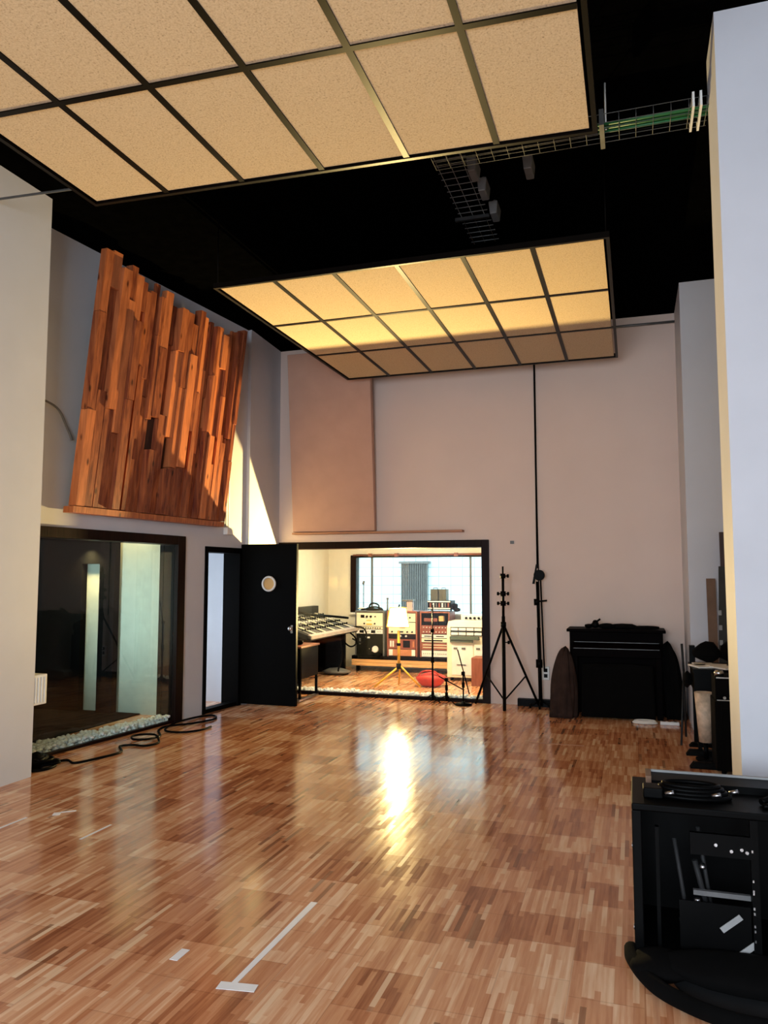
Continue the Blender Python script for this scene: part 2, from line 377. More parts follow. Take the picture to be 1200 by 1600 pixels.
# window_2: booth window on the left
wr = empty('window_2', (LX(6.7), 6.7, 0)); wr['kind'] = 'structure'
mb = MB(); lseg(mb, WY1 - 0.13, WY1, 0, WZ, 0.25, 0.03); lseg(mb, WY0, WY1 - 0.13, WZ - 0.10, WZ, 0.25, 0.03); lseg(mb, WY0, WY1 - 0.13, 0, 0.03, 0.05, 0.02)
mb.build('window_frame', M_brown, wr, bev=0.004)
mb = MB(); lseg(mb, WY0, WY1 - 0.13, 0.03, WZ - 0.10, 0.008, -0.02); mb.build('pane', M_glassdk, wr)
mb = MB()
a, c = LX(WY0) - 0.36, LX(WY1 - 0.13) - 0.16
mb.hexa([(a - .008, WY0, .03), (a, WY0, .03), (c, WY1 - .13, .03), (c - .008, WY1 - .13, .03)], [(a - .008, WY0, WZ - .08), (a, WY0, WZ - .08), (c, WY1 - .13, WZ - .08), (c - .008, WY1 - .13, WZ - .08)])
mb.build('pane', M_glassdk, wr)
# window_3: far window of the control room
wr = empty('window_3', (-3.4, 13.4, 0.98)); wr['kind'] = 'structure'
mb = MB(); mb.box(-4.97, -4.86, 13.34, 13.5, 0.98, 2.03); mb.box(-4.86, -1.9, 13.34, 13.5, 1.985, 2.05)
mb.build('window_frame', M_brown, wr)
MB().box(-4.97, -1.9, 13.3, 13.42, 0.95, 0.985).build('window_sill', M_white, wr)
for x in (-4.60, -2.76): MB().box(x, x + 0.035, 13.42, 13.46, 0.985, 1.985).build('mullion', M_grey, wr)
MB().box(-4.86, -1.9, 13.47, 13.475, 0.985, 1.985).build('pane', M_glass, wr)
# curtain rail above it
mb = MB(); mb.cyl((-4.9, 13.28, 2.03), (-2.2, 13.28, 2.03), 0.014)
for x in (-4.6, -4.1, -3.0): mb.box(x, x + 0.06, 13.26, 13.34, 2.0, 2.06)
mb.build('curtain_rail', M_redbrown, label='thin brown rail with small brackets above the control room window', cat='curtain rail')
# outside
struct('ground', bx(-25, 15, 13.6, 45, -1.2, -1.0), M_wallctl)
MB().box(-14, -1.0, 20.0, 22, -1.0, 7).build('building', M_facade, label='pale building with gridded walls outside the control room window', cat='building')
mb = MB()
for k in range(15): mb.box(-5.95 + k * 0.05, -5.925 + k * 0.05, 19.85, 19.98, 0.2, 2.0)
mb.box(-6.0, -5.15, 19.8, 19.98, 1.98, 2.04)
mb.build('louvre_shutter', M_grey, label='grey striped metal shutter on the pale building outside', cat='shutter')

# door_1 with its frame
dr = empty('door_1', (LX(DY1), DY1, 0)); dr['kind'] = 'structure'
mb = MB(); lseg(mb, DY0 - 0.0, DY0 + 0.05, 0, DZ, 0.24, 0.02); lseg(mb, DY1 - 0.04, DY1 + 0.03, 0, DZ + 0.03, 0.24, 0.02); lseg(mb, DY0, DY1, DZ - 0.04, DZ + 0.03, 0.24, 0.02); lseg(mb, DY0 + .05, DY1 - .04, 0, 0.05, 0.12, 0.0)
mb.build('door_frame', M_black, dr, bev=0.003)
# leaf with a real round hole
def leaf():
    mb = MB(); x0, x1, z0, z1, y0, y1 = -4.86, -4.07, 0.02, 2.06, 8.965, 9.015
    cx, cz, r = -4.455, 1.55, 0.085; n = 24
    def outer(t):
        c, s = math.cos(t), math.sin(t); k = min(((x1 - cx) if c > 0 else (cx - x0)) / max(abs(c), 1e-6), ((z1 - cz) if s > 0 else (cz - z0)) / max(abs(s), 1e-6))
        return cx + c * k, cz + s * k
    angs = sorted([2 * math.pi * i / n for i in range(n)] + [math.atan2(b - cz, a - cx) % (2 * math.pi) for a in (x0, x1) for b in (z0, z1)])
    rows = []
    for t in angs:
        ox, oz = outer(t); ix, iz = cx + r * math.cos(t), cz + r * math.sin(t)
        rows.append([mb.v((ox, y0, oz)), mb.v((ix, y0, iz)), mb.v((ix, y1, iz)), mb.v((ox, y1, oz))])
    for a, c in zip(rows, rows[1:] + rows[:1]):
        for i in range(4): mb.face([a[i], c[i], c[(i + 1) % 4], a[(i + 1) % 4]])
    return mb
lf = leaf().build('door_leaf', M_doorblk, dr)
mb = MB()
mb.tube([(-4.455 + 0.088 * math.cos(t * math.pi / 12), 8.958, 1.55 + 0.088 * math.sin(t * math.pi / 12)) for t in range(24)], 0.013, closed=True, smooth=False)
mb.build('porthole_ring', M_white, lf)
MB().cyl((-4.455, 8.985, 1.55), (-4.455, 8.99, 1.55), 0.086, n=28).build('porthole_glass', M_amber, lf)
mb = MB(); mb.lathe((-4.13, 8.965, 0.99), [(0.012, 0), (0.012, -0.03), (0.026, -0.04), (0.03, -0.055), (0.02, -0.07), (0.0, -0.072)], 16, 'y'); mb.box(-4.145, -4.115, 8.96, 8.967, 0.93, 1.03)
mb.build('door_handle', M_chrome, lf)

# leaning fabric panel and ledge on the back wall
er = empty('acoustic_panel', (-3.97, 10.0, 2.27), 'tall brown-pink fabric wall panel leaning forward above the control room window', 'acoustic panel')
MB().hexa([(-4.60, 9.99, 2.27), (-3.37, 9.99, 2.27), (-3.37, 10.08, 2.27), (-4.60, 10.08, 2.27)], [(-4.60, 9.74, 4.78), (-3.37, 9.74, 4.78), (-3.37, 9.84, 4.78), (-4.60, 9.84, 4.78)]).build('fabric_face', M_fabric, er, bev=0.008)
for x in (-4.5, -3.5): MB().box(x, x + .04, 9.84, 10.1, 4.55, 4.59).build('bracket', M_dullmetal, er)
MB().box(-4.60, -2.14, 9.96, 10.095, 2.235, 2.262).build('wall_ledge', M_ledge, label='long thin wooden ledge running above the control room window', cat='ledge', bev=0.003)
MB().cyl((0.57, 10.06, 4.83), (-0.5, 10.06, 4.83), 0.016).build('conduit_pipe', M_dullmetal, label='thin grey pipe across the top of the back wall', cat='pipe')

# ------------------------------------------------------------------ ceiling clouds
def cloud(name, label, x0, x1, y0, y1, nx, ny, z, rot, pivot):
    T = Matrix.Translation(pivot) @ Matrix(((1, 0, 0, 0), (rot, 1, 0, 0), (0, 0, 1, 0), (0, 0, 0, 1))) @ Matrix.Translation(-Vector(pivot))
    e = empty(name, (T @ Vector(((x0 + x1) / 2, (y0 + y1) / 2, z))), label, 'ceiling panel', 'suspended ceiling panels')
    mb = MB(T); b = 0.028; h = 0.04
    for (a, c, d, f_) in ((x0 - b, x0, y0 - b, y1 + b), (x1, x1 + b, y0 - b, y1 + b), (x0, x1, y0 - b, y0), (x0, x1, y1, y1 + b)): mb.box(a, c, d, f_, z - 0.01, z + h)
    dx = (x1 - x0) / nx; dy = (y1 - y0) / ny; g = 0.019
    for i in range(1, nx): mb.box(x0 + i * dx - g, x0 + i * dx + g, y0, y1, z - 0.006, z + 0.04)
    for j in range(1, ny):
        for i in range(nx): mb.box(x0 + i * dx + g, x0 + (i + 1) * dx - g, y0 + j * dy - g, y0 + j * dy + g, z - 0.006, z + 0.04)
    mb.build('frame', M_frame, e)
    for j in range(ny):
        for i in range(nx):
            MB(T).box(x0 + i * dx + g, x0 + (i + 1) * dx - g, y0 + j * dy + g, y0 + (j + 1) * dy - g, z + 0.002, z + 0.035).build('tile', M_tile, e)
    for (a, c) in ((x0, y0), (x1, y0), (x0, y1), (x1, y1), ((x0 + x1) / 2, y1)):
        MB(T).cyl((a, c, z + h), (a, c, ZC), 0.005, n=6).build('hanger_rod', M_black, e)
    return e
cloud('ceiling_cloud', 'large beige tiled ceiling panel hanging nearest the camera, cut off at the top', -3.575, -0.165, 1.20, 4.385, 6, 3, 4.3, 0.046, (-3.575, 4.385, 4.3))
cloud('ceiling_cloud', 'yellow-lit tiled ceiling panel of eighteen squares hanging further back, whole in view', -3.59, -0.14, 6.09, 9.53, 6, 3, 4.3, 0, (0, 0, 0))

# ------------------------------------------------------------------ plank wall panel
def plank_panel():
    y0, y1 = 5.98, 8.34; zb = 2.28
    def P(u, z, d):                                          # u = Y along wall, z height, d out from panel plane
        return (LX(u) + 0.07 + 0.115 * (z - zb) + d, u - 0.02 * 0, z)
    e = empty('plank_panel', (LX(7.1) + 0.1, 7.1, zb), 'tall orange-brown panel of rough upright planks leaning out above the booth window', 'wall panel')
    mb = MB()
    def pb(mb, ua, ub, za, zc, d0, d1):
        mb.hexa([P(ua, za, d0), P(ub, za, d0), P(ub, za, d1), P(ua, za, d1)], [P(ua, zc, d0), P(ub, zc, d0), P(ub, zc, d1), P(ua, zc, d1)])
    pb(mb, y0 + 0.05, y1 - 0.05, zb + 0.03, 4.35, -0.03, 0.0); mb.build('backing_board', M_plankdk, e)
    mb = MB(); rnd = random.Random(11); u = y0; i = 0
    tops = [(0, 4.76), (0.10, 4.74), (0.20, 4.66), (0.30, 4.70), (0.42, 4.60), (0.52, 4.58), (0.62, 4.66), (0.72, 4.60), (0.85, 4.62), (1.0, 4.60)]
    while u < y1 - 0.03:
        wd = rnd.choice((0.06, 0.075, 0.09, 0.105, 0.12)); ub = min(u + wd, y1); fr = (u - y0) / (y1 - y0)
        k = max(j for j in range(len(tops)) if tops[j][0] <= fr + 1e-6); top = tops[k][1] + rnd.uniform(-0.11, 0.06)
        z = zb + 0.035; base = rnd.choice((0.015, 0.045, 0.08))
        while z < top - 0.15:
            ln = rnd.uniform(0.45, 1.5); zt = min(z + ln, top)
            if top - zt < 0.3: zt = top
            d = base + rnd.uniform(-0.012, 0.05)
            if rnd.random() > 0.11 or zt == top or z < zb + 0.1:
                mb.val = rnd.uniform(0.0, 1.0) ** 1.25; pb(mb, u + 0.002, ub - 0.002, z + 0.002, zt - 0.002, 0.001, d)
            else: zt = min(z + 0.35, top)
            z = zt
        u = ub; i += 1
    mb.build('plank_facing', M_plank, e)
    mb = MB(); mb.val = 0.6; pb(mb, y0 - 0.02, y1 + 0.01, zb - 0.03, zb + 0.03, -0.03, 0.085); mb.build('bottom_rail', M_plank, e)
plank_panel()
# pipes and box beside it
e = empty('wall_conduit', (-4.88, 8.62, 2.2), 'pair of thin pale pipes running down to a small white box beside the plank panel', 'conduit')
MB().cyl((-4.885, 8.60, 2.25), (-4.885, 8.60, ZC - 0.25), 0.009, n=8).cyl((-4.88, 8.65, 2.25), (-4.88, 8.65, ZC - 0.25), 0.009, n=8).build('pipe', M_white, e)
MB().box(-4.90, -4.84, 8.56, 8.70, 2.17, 2.26).build('junction_box', M_white, e, bev=0.006)
MB().tube([(-5.17, 5.32, 3.25), (-5.13, 5.55, 3.27), (-5.10, 5.8, 3.22), (-5.10, 5.95, 3.05), (-5.10, 6.02, 2.95)], 0.011).build('wall_cable', M_grey, label='short dark cable looping from the left wall towards the plank panel', cat='cable')

# ------------------------------------------------------------------ pebbles
def pebbles(pts_fn, n, label, seed):
    rnd = random.Random(seed); mb = MB(); random.seed(seed)
    for k in range(n):
        x, y, z = pts_fn(rnd); r = rnd.uniform(0.016, 0.03)
        mb.blob((x, y, z + r * 0.6), r, (rnd.uniform(.8, 1.3), rnd.uniform(.8, 1.3), rnd.uniform(.6, .9)), 0.12, 1)
    return mb.build('pebbles', M_peb, label=label, cat='pebbles', kind='stuff')
def pl(r):
    y = r.uniform(WY0 + .03, WY1 - .16); return (LX(y) - r.uniform(0.04, 0.15 + 0.2 * (7.67 - y) / 2.05), y, r.choice((0, 0.02, 0.04, 0.055)))
pebbles(pl, 1500, 'strip of white pebbles between the panes of the dark left window', 5)
pebbles(lambda r: (r.uniform(OX0 + .06, OX1 - .06), BY + r.uniform(0.04, 0.22), r.choice((0, 0.02, 0.04))), 950, 'strip of white pebbles along the foot of the control room window', 6)

# ------------------------------------------------------------------ work light (the strong lamp seen through the window)
e = empty('work_light', (-3.34, 11.02, 0), 'glowing work light on a yellow tripod behind the control room glass', 'lamp')
LXc, LYc, LZc = -3.34, 11.02, 1.045
for k, (fx, fy) in enumerate(((-3.68, 10.88), (-3.42, 11.28), (-3.03, 11.1))):
    MB().cyl((LXc + 0.02, LYc, 0.33), (fx, fy, 0.015), 0.014, n=8).build('leg', M_yellow, e)
MB().cyl((LXc, LYc, 0.30), (LXc, LYc, 0.84), 0.021, n=10).build('pole', M_yellow, e)
MB().cyl((LXc, LYc, 0.28), (LXc, LYc, 0.36), 0.038, n=12).build('collar', M_blkplastic, e); MB().cyl((LXc, LYc, 0.62), (LXc, LYc, 0.66), 0.03, n=12).build('collar', M_blkplastic, e)
mb = MB()
def trap(y, wt, wb, z0, z1): return [(LXc - wb, y, z0), (LXc + wb, y, z0), (LXc + wt, y, z1), (LXc - wt, y, z1)]
outer = [mb.v(p) for p in trap(LYc - 0.05, 0.13, 0.18, 0.89, 1.19)]; inner = [mb.v(p) for p in trap(LYc - 0.05, 0.12, 0.17, 0.90, 1.18)]
ib = [mb.v(p) for p in trap(LYc + 0.04, 0.10, 0.13, 0.90, 1.12)]; ob = [mb.v(p) for p in trap(LYc + 0.06, 0.11, 0.14, 0.89, 1.13)]
for i in range(4):
    j = (i + 1) % 4
    mb.face([outer[i], outer[j], inner[j], inner[i]]); mb.face([inner[i], inner[j], ib[j], ib[i]]); mb.face([outer[i], outer[j], ob[j], ob[i]])
mb.face(ib); mb.face(ob)
mb.build('lamp_housing', M_yellow, e)
mb = MB(); mb.face([mb.v(p) for p in trap(LYc - 0.035, 0.115, 0.165, 0.903, 1.177)]); mb.build('glowing_glass', emis('halogen_glass', (1.0, 0.80, 0.45), 9), e)
MB().cyl((LXc, LYc - 0.02, 1.17), (LXc, LYc + 0.04, 1.22), 0.012).build('handle', M_blkplastic, e)
l = bpy.data.lights.new('halogen_tube', 'SPOT'); l.energy = 1900; l.color = (1.0, 0.67, 0.27); l.shadow_soft_size = 0.03; l.spot_size = R(140); l.spot_blend = 0.95
lo = bpy.data.objects.new('halogen_tube', l); COL.objects.link(lo); lo.location = Vector((LXc, LYc - 0.10, LZc)); lo.rotation_euler = (R(90 + 28), 0, 0); lo.rotation_euler = Vector((0, 1, -0.95)).to_track_quat('Z', 'Y').to_euler()

# ------------------------------------------------------------------ control room furniture
M_greyrest = plain('pale_arm_rest', (.38, .34, .32), .6)
# mixing console along the left wall
e = empty('mixing_console', (-5.0, 11.5, 0), 'wide grey mixing console with rows of channel strips along the control room wall', 'mixing console')
def slab(mb, x0, z0, x1, z1, ya, yb, t): mb.hexa([(x0, ya, z0 - t), (x1, ya, z1 - t), (x1, yb, z1 - t), (x0, yb, z0 - t)], [(x0, ya, z0), (x1, ya, z1), (x1, yb, z1), (x0, yb, z0)])
mb = MB(); slab(mb, -5.40, 1.04, -4.56, 0.76, 10.55, 12.6, 0.07); mb.build('top_surface', M_dkgrey, e, bev=0.004)
mb = MB(); mb.box(-5.40, -5.30, 10.5, 12.62, 0.95, 1.13); mb.build('meter_bridge', M_blkplastic, e, bev=0.005)
mb = MB(); mb.box(-5.40, -4.75, 10.6, 10.68, 0, 0.78); mb.box(-5.40, -4.75, 12.45, 12.53, 0, 0.78); mb.box(-5.40, -5.36, 10.68, 12.45, 0.1, 0.85); mb.build('base', M_blkplastic, e)
for k in range(20):
    y = 10.62 + k * 0.098; mb = MB(); slab(mb, -5.28, 1.012, -4.60, 0.785, y, y + 0.066, 0.006); mb.build('channel_strip', (M_grey, M_grey, M_cream, M_dkgrey)[(k * 7) % 4], e)
    for u in (.15, .3, .45, .6, .8): MB().cyl((-5.28 + .68 * u, y + .037, 1.012 - .227 * u), (-5.27 + .68 * u, y + .037, 1.035 - .227 * u), .016, n=8).build('knob', M_blkplastic if u != .45 else M_white, e)
mb = MB(); slab(mb, -4.60, 0.785, -4.54, 0.765, 10.55, 12.6, 0.05); mb.build('arm_rest', M_greyrest, e)
for k, pts in enumerate(([(-4.62, 12.2, .75), (-4.50, 12.3, .62), (-4.52, 12.4, .50), (-4.64, 12.45, .45), (-4.74, 12.4, .55), (-4.70, 12.3, .72)],
                         [(-4.60, 12.5, .78), (-4.42, 12.5, .76), (-4.36, 12.5, .62), (-4.46, 12.5, .52), (-4.62, 12.5, .58)],
                         [(-4.7, 12.1, .7), (-4.66, 12.1, .3), (-4.72, 12.1, .08), (-4.68, 12.2, .015), (-4.62, 12.3, .015)])):
    MB().tube(pts, 0.014).build('console_cable', M_blkplastic, label=('black cable looping under the far end of the mixing console', 'black cable drooping between the console and the rack cabinets', 'black cable hanging to the floor below the mixing console')[k], cat='cable')
MB().blob((-4.78, 12.25, 0.05), 0.17, (1.5, 1.0, 0.35), 0.2).build('cloth_heap', M_grey, label='grey crumpled bundle on the floor below the mixing console', cat='bundle')
mb = MB(); mb.tube([(-5.2, 11.3, 1.1), (-5.0, 11.6, 1.02), (-4.9, 12.1, .98), (-4.7, 12.5, .93)], 0.02); mb.build('cable_run', M_blkplastic, label='thick black cable lying across the back of the console', cat='cable')

# timber bench and racks
RX = [(-4.68, -4.14), (-4.09, -3.55), (-3.50, -2.98)]; RY0, RY1 = 12.8, 13.22
e = empty('timber_bench', (-3.83, 13.0, 0), 'low yellow pine bench under the rack cabinets', 'bench')
MB().box(-4.72, -2.90, 12.74, 13.25, 0.21, 0.27).build('bench_top', M_blkplastic, e)
for z in (0.10, 0.158): MB().box(-4.72, -2.90, 12.74, 12.78, z, z + 0.054).build('front_board', M_pine, e, bev=0.002)
MB().box(-4.72, -2.90, 12.78, 13.25, 0.10, 0.21).build('bench_body', M_brown, e)
for x in (-4.66, -3.0): MB().box(x, x + 0.06, 12.80, 12.86, 0, 0.10).build('foot', M_blkplastic, e)
rl = ['grey rack cabinet on the pine bench nearest the mixing console', 'brown rack cabinet standing right behind the glowing work light', 'brown rack cabinet beside the tall cream machine']
for k, (x0, x1) in enumerate(RX):
    e = empty('rack_cabinet', ((x0 + x1) / 2, 13.0, 0.27), rl[k], 'rack cabinet', 'rack cabinets on the pine bench'); m = M_grey if k == 0 else M_redbrown
    MB().box(x0, x0 + 0.025, RY0, RY1, 0.27, 1.02).build('side_panel', m, e); MB().box(x1 - 0.025, x1, RY0, RY1, 0.27, 1.02).build('side_panel', m, e)
    MB().box(x0, x1, RY0, RY1, 1.02, 1.045).build('top_panel', m, e); MB().box(x0 + .025, x1 - .025, RY1 - .02, RY1, 0.27, 1.02).build('back_panel', M_brown, e)
def rack_unit(k, z0, z1, mat, label, knobs=(), disp=(), btn=(), kmat=None, handle=True):
    x0, x1 = RX[k][0] + 0.03, RX[k][1] - 0.03; W = x1 - x0; Hh = z1 - z0
    e = empty('rack_unit', ((x0 + x1) / 2, RY0, z0), label, 'audio device', 'audio units in the rack cabinets')
    MB().box(x0, x1, RY0 - 0.004, RY0 + 0.006, z0 + 0.003, z1 - 0.003).build('front_plate', mat, e)
    MB().box(x0 + 0.02, x1 - 0.02, RY0 + 0.006, RY0 + 0.3, z0 + 0.006, z1 - 0.006).build('chassis', M_blkplastic, e)
    for (u, v_, r) in knobs: MB().cyl((x0 + u * W, RY0 - 0.004, z0 + v_ * Hh), (x0 + u * W, RY0 - 0.028, z0 + v_ * Hh), r, r * 0.85, 12).build('knob', kmat or M_blkplastic, e)
    for (u, v_, w_, h_, mm) in disp: MB().box(x0 + u * W, x0 + (u + w_) * W, RY0 - 0.009, RY0 - 0.004, z0 + v_ * Hh, z0 + (v_ + h_) * Hh).build('display', mm, e)
    for (u, v_) in btn: MB().box(x0 + u * W - 0.006, x0 + u * W + 0.006, RY0 - 0.012, RY0 - 0.004, z0 + v_ * Hh - 0.005, z0 + v_ * Hh + 0.005).build('button', kmat or M_blkplastic, e)
    return e
B = M_blkplastic
rack_unit(0, 0.775, 1.01, M_cream, 'cream rack unit with four black knobs and a small meter, top of the left rack', [(.40, .72, .02), (.55, .72, .02), (.72, .72, .012), (.30, .2, .014), (.70, .2, .014)], [(.16, .62, .14, .22, B), (.38, .10, .22, .10, M_yellow), (.38, .40, .2, .06, M_yellow)])
rack_unit(0, 0.725, 0.772, M_cream, 'thin cream rack unit with a row of small dark knobs', [(i / 11, .5, .010) for i in range(1, 11)])
rack_unit(0, 0.645, 0.722, M_white, 'white rack unit with two framed displays', [], [(.12, .2, .16, .6, B), (.14, .3, .12, .4, M_white), (.56, .2, .16, .6, B), (.58, .3, .12, .4, M_white)], [(.34, .5), (.42, .5), (.48, .5), (.8, .5), (.86, .5), (.92, .5)])
rack_unit(0, 0.28, 0.64, B, 'black rack unit with a round white dial at the bottom of the left rack', [(.72, .28, .062)], [(.35, .8, .16, .08, M_white), (.1, .5, .06, .3, M_grey)], [(.5, .3), (.6, .2)], M_white)
rack_unit(1, 0.86, 1.01, M_cream, 'plain cream rack unit hidden behind the glowing lamp head', [(.2, .5, .014), (.8, .5, .014)])
rack_unit(1, 0.655, 0.855, M_cream, 'cream rack unit with three black knobs just below the lamp head', [(.13, .18, .015), (.70, .18, .015), (.88, .18, .015)], [(.42, .5, .2, .3, M_grey), (.33, .12, .22, .12, B)])
rack_unit(1, 0.575, 0.65, M_brown, 'dark brown rack unit with two pale knobs in the middle rack', [(.45, .6, .018), (.66, .6, .018)], (), (), M_white)
rack_unit(1, 0.40, 0.57, M_maroon, 'maroon rack unit with white slots and a dark screen', [], [(.54, .15, .26, .7, B), (.05, .2, .06, .6, M_white), (.14, .2, .06, .6, M_white), (.9, .2, .05, .6, M_orange)], [(.24, .5), (.3, .5)])
rack_unit(1, 0.28, 0.395, M_orange, 'orange rack unit with white ends at the bottom of the middle rack', [], [(.01, .05, .14, .9, M_white), (.86, .05, .13, .9, M_white)])
rack_unit(2, 0.82, 1.01, B, 'black rack unit at the top of the right rack', [], [(.1, .3, .5, .3, M_maroon)], [(.8, .4), (.9, .4)])
rack_unit(2, 0.665, 0.815, M_maroon, 'maroon rack unit dotted with many white knobs', [((i % 8 + .7) / 8.4, .25 + .5 * (i // 8), .010) for i in range(16)], (), (), M_white)
rack_unit(2, 0.60, 0.66, M_white, 'white rack unit with black slots, upper one in the right rack', [], [(.1, .35, .3, .25, B), (.55, .35, .3, .25, B)])
rack_unit(2, 0.525, 0.595, M_cream, 'pale rack unit with a long dark slot in the right rack', [], [(.1, .3, .7, .3, B)])
rack_unit(2, 0.395, 0.52, M_redbrown, 'brown rack unit with thin pale stripes', [], [(.05, .3, .9, .1, M_cream), (.05, .65, .9, .1, M_cream)])
rack_unit(2, 0.28, 0.39, M_white, 'white rack unit with a row of black buttons at the bottom of the right rack', [], (), [(i / 13, .5) for i in range(1, 13)])
# things on top of the racks
mb = MB(); mb.tube([(-4.5, 12.95, 1.055), (-4.35, 12.9, 1.06), (-4.25, 13.0, 1.07), (-4.4, 13.08, 1.1), (-4.52, 13.0, 1.08)], 0.016, closed=True); mb.tube([(-4.6, 12.9, 1.06), (-4.4, 12.85, 1.08), (-4.2, 12.92, 1.06)], 0.014); mb.tube([(-4.48, 12.95, 1.07), (-4.45, 12.95, 1.15), (-4.38, 12.95, 1.17), (-4.30, 12.95, 1.14), (-4.28, 12.95, 1.07)], 0.015)
mb.build('headphones', M_blkplastic, label='black headphones and lead heaped on the left rack cabinet', cat='headphones')
MB().blob((-4.62, 12.95, 1.075), 0.045, (1.6, 1, .6)).build('paper_wad', M_paper, label='crumpled white paper at the left end of the racks', cat='paper')
e = empty('bottle_box', (-3.72, 13.0, 1.045), 'pale pinkish box standing on the middle rack behind the lamp', 'box')
MB().box(-3.78, -3.68, 12.95, 13.05, 1.045, 1.21).build('box_body', plain('pale_pink_card', (.6, .42, .38), .7), e); MB().box(-3.86, -3.66, 12.93, 13.07, 1.21, 1.24).build('box_lid', M_grey, e)
e = empty('desk_lamp_stand', (-4.63, 13.1, 1.045), 'thin grey pole with a small head on the left rack cabinet', 'stand')
MB().cyl((-4.63, 13.1, 1.045), (-4.63, 13.1, 1.5), 0.010, n=8).build('pole', M_grey, e); MB().cyl((-4.64, 13.1, 1.5), (-4.62, 13.1, 1.56), 0.022, n=10).build('head', M_grey, e); MB().cyl((-4.63, 13.1, 1.045), (-4.63, 13.1, 1.06), 0.05, n=14).build('base', M_grey, e)
MB().cyl((-4.13, 12.95, 1.045), (-4.13, 12.95, 1.24), 0.016, 0.014, n=10).cyl((-4.13, 12.95, 1.24), (-4.13, 12.95, 1.27), 0.022, n=10).build('bottle', M_grey, label='small slim grey bottle on the racks left of the lamp', cat='bottle')
e = empty('desk_rack', (-3.17, 12.95, 1.045), 'small black audio rack with two white shelves on the right rack cabinet', 'audio device')
MB().box(-3.37, -2.96, 12.82, 13.15, 1.075, 1.23).build('body', M_blkplastic, e, bev=.004)
for z in (1.09, 1.205): MB().box(-3.36, -2.97, 12.812, 12.82, z, z + 0.02).build('white_strip', M_white, e)
for i in range(7): MB().box(-3.33 + i * .052, -3.305 + i * .052, 12.814, 12.82, 1.12, 1.19).build('module', (M_maroon, M_white, M_grey)[i % 3], e)
for x in (-3.34, -3.0): MB().cyl((x, 13.0, 1.045), (x, 13.0, 1.075), .015).build('foot', M_blkplastic, e)
for k, (a, c) in enumerate(((-3.325, -3.195), (-3.18, -3.05))):
    e = empty('power_supply', ((a + c) / 2, 12.95, 1.23), ('left one of two dark olive boxes on top of the small audio rack', 'right one of two dark olive boxes on top of the small audio rack')[k], 'box', 'dark olive boxes')
    MB().box(a, c, 12.85, 13.05, 1.23, 1.425).build('body', plain('dark_olive', (.05, .05, .035), .5), e, bev=.004)
    MB().tube([(a + .03, 12.95, 1.425), (a + .03, 12.95, 1.445), (c - .03, 12.95, 1.445), (c - .03, 12.95, 1.425)], .006, smooth=False).build('handle', M_blkplastic, e)
MB().blob((-2.92, 12.95, 1.13), .05, (1, 1, 1.2)).blob((-2.88, 12.95, 1.075), .05, (1.2, 1, .7)).build('black_clamp', M_blkplastic, label='black lumpy clamp at the right end of the racks', cat='clamp')
MB().box(-3.14, -3.06, 12.69, 12.78, 0.89, 0.975).build('orange_box', M_pine, label='small orange-yellow box hung in front of the right rack', cat='box', bev=.004)
# cream tape machine
e = empty('tape_machine', (-2.45, 12.25, 0), 'tall cream tape machine with rows of white switches beside the red bag', 'tape machine')
MB().box(-2.84, -2.0, 12.0, 12.55, 0.06, 0.84).build('cabinet', M_cream, e, bev=.008)
MB().hexa([(-2.84, 12.0, .84), (-2.0, 12.0, .84), (-2.0, 12.55, .84), (-2.84, 12.55, .84)], [(-2.84, 12.10, .93), (-2.0, 12.10, .93), (-2.0, 12.55, .93), (-2.84, 12.55, .93)]).build('top_cover', M_cream, e, bev=.006)
for z, n in ((.795, 6), (.725, 6)):
    MB().box(-2.78, -2.02, 11.985, 12.0, z - .012, z + .052).build('switch_bar', M_blkplastic, e)
    for i in range(n): MB().box(-2.765 + i * .125, -2.655 + i * .125, 11.965, 11.985, z, z + .04).build('switch', M_white, e)
MB().box(-2.78, -2.32, 11.93, 12.0, .655, .70).box(-2.78, -2.42, 11.95, 12.0, .61, .655).build('control_tray', plain('dark_green_grey', (.06, .09, .07), .5), e)
for x0, x1 in ((-2.76, -2.42), (-2.40, -2.05)):
    d = MB().box(x0, x1, 11.99, 12.0, .10, .58).build('door', M_white, e, bev=.003)
    for dx in (.03, .16): MB().box(x0 + dx, x0 + dx + .06, 11.98, 11.99, .50, .53).build('vent', M_grey, d)
    MB().box(x0 + .08, x0 + .22, 11.98, 11.99, .255, .268).build('handle', M_grey, d)
for x in (-2.78, -2.08): MB().cyl((x, 12.1, 0), (x, 12.1, .06), .03).build('castor', M_blkplastic, e)
e = empty('pale_console', (-2.4, 12.9, 0.0), 'pale console with dark knobs standing behind the cream tape machine', 'audio device')
MB().box(-2.75, -1.95, 12.65, 13.1, 0, 1.0).build('body', M_white, e); 
for i in range(9): MB().cyl((-2.66 + i * .07, 12.65, .955), (-2.66 + i * .07, 12.62, .955), .020, n=10).build('knob', M_blkplastic, e)
MB().lathe((-2.30, 12.85, 1.0), [(.05, 0), (.11, .03), (.15, .045), (.12, .06), (.0, .07)], 18).build('black_bowl', M_blkplastic, label='flat black bowl-shaped thing on the pale console', cat='bowl')
MB().box(-2.36, -2.0, 11.55, 11.9, 0, .42).build('speaker_box', M_redbrown, label='red-brown wooden box on the floor in front of the cream tape machine', cat='box', bev=.004)
# red bag
e = empty('red_bag', (-2.93, 11.35, 0), 'bright red soft bag lying on the control room floor', 'bag')
MB().blob((-2.93, 11.35, .105), .20, (1.25, .8, .55), .1, 3).build('bag_body', M_red, e)
mb = MB(); mb.tube([(-3.1, 11.25, .17), (-3.02, 11.22, .235), (-2.86, 11.22, .24), (-2.78, 11.25, .17)], .012); mb.build('strap', M_red, e)

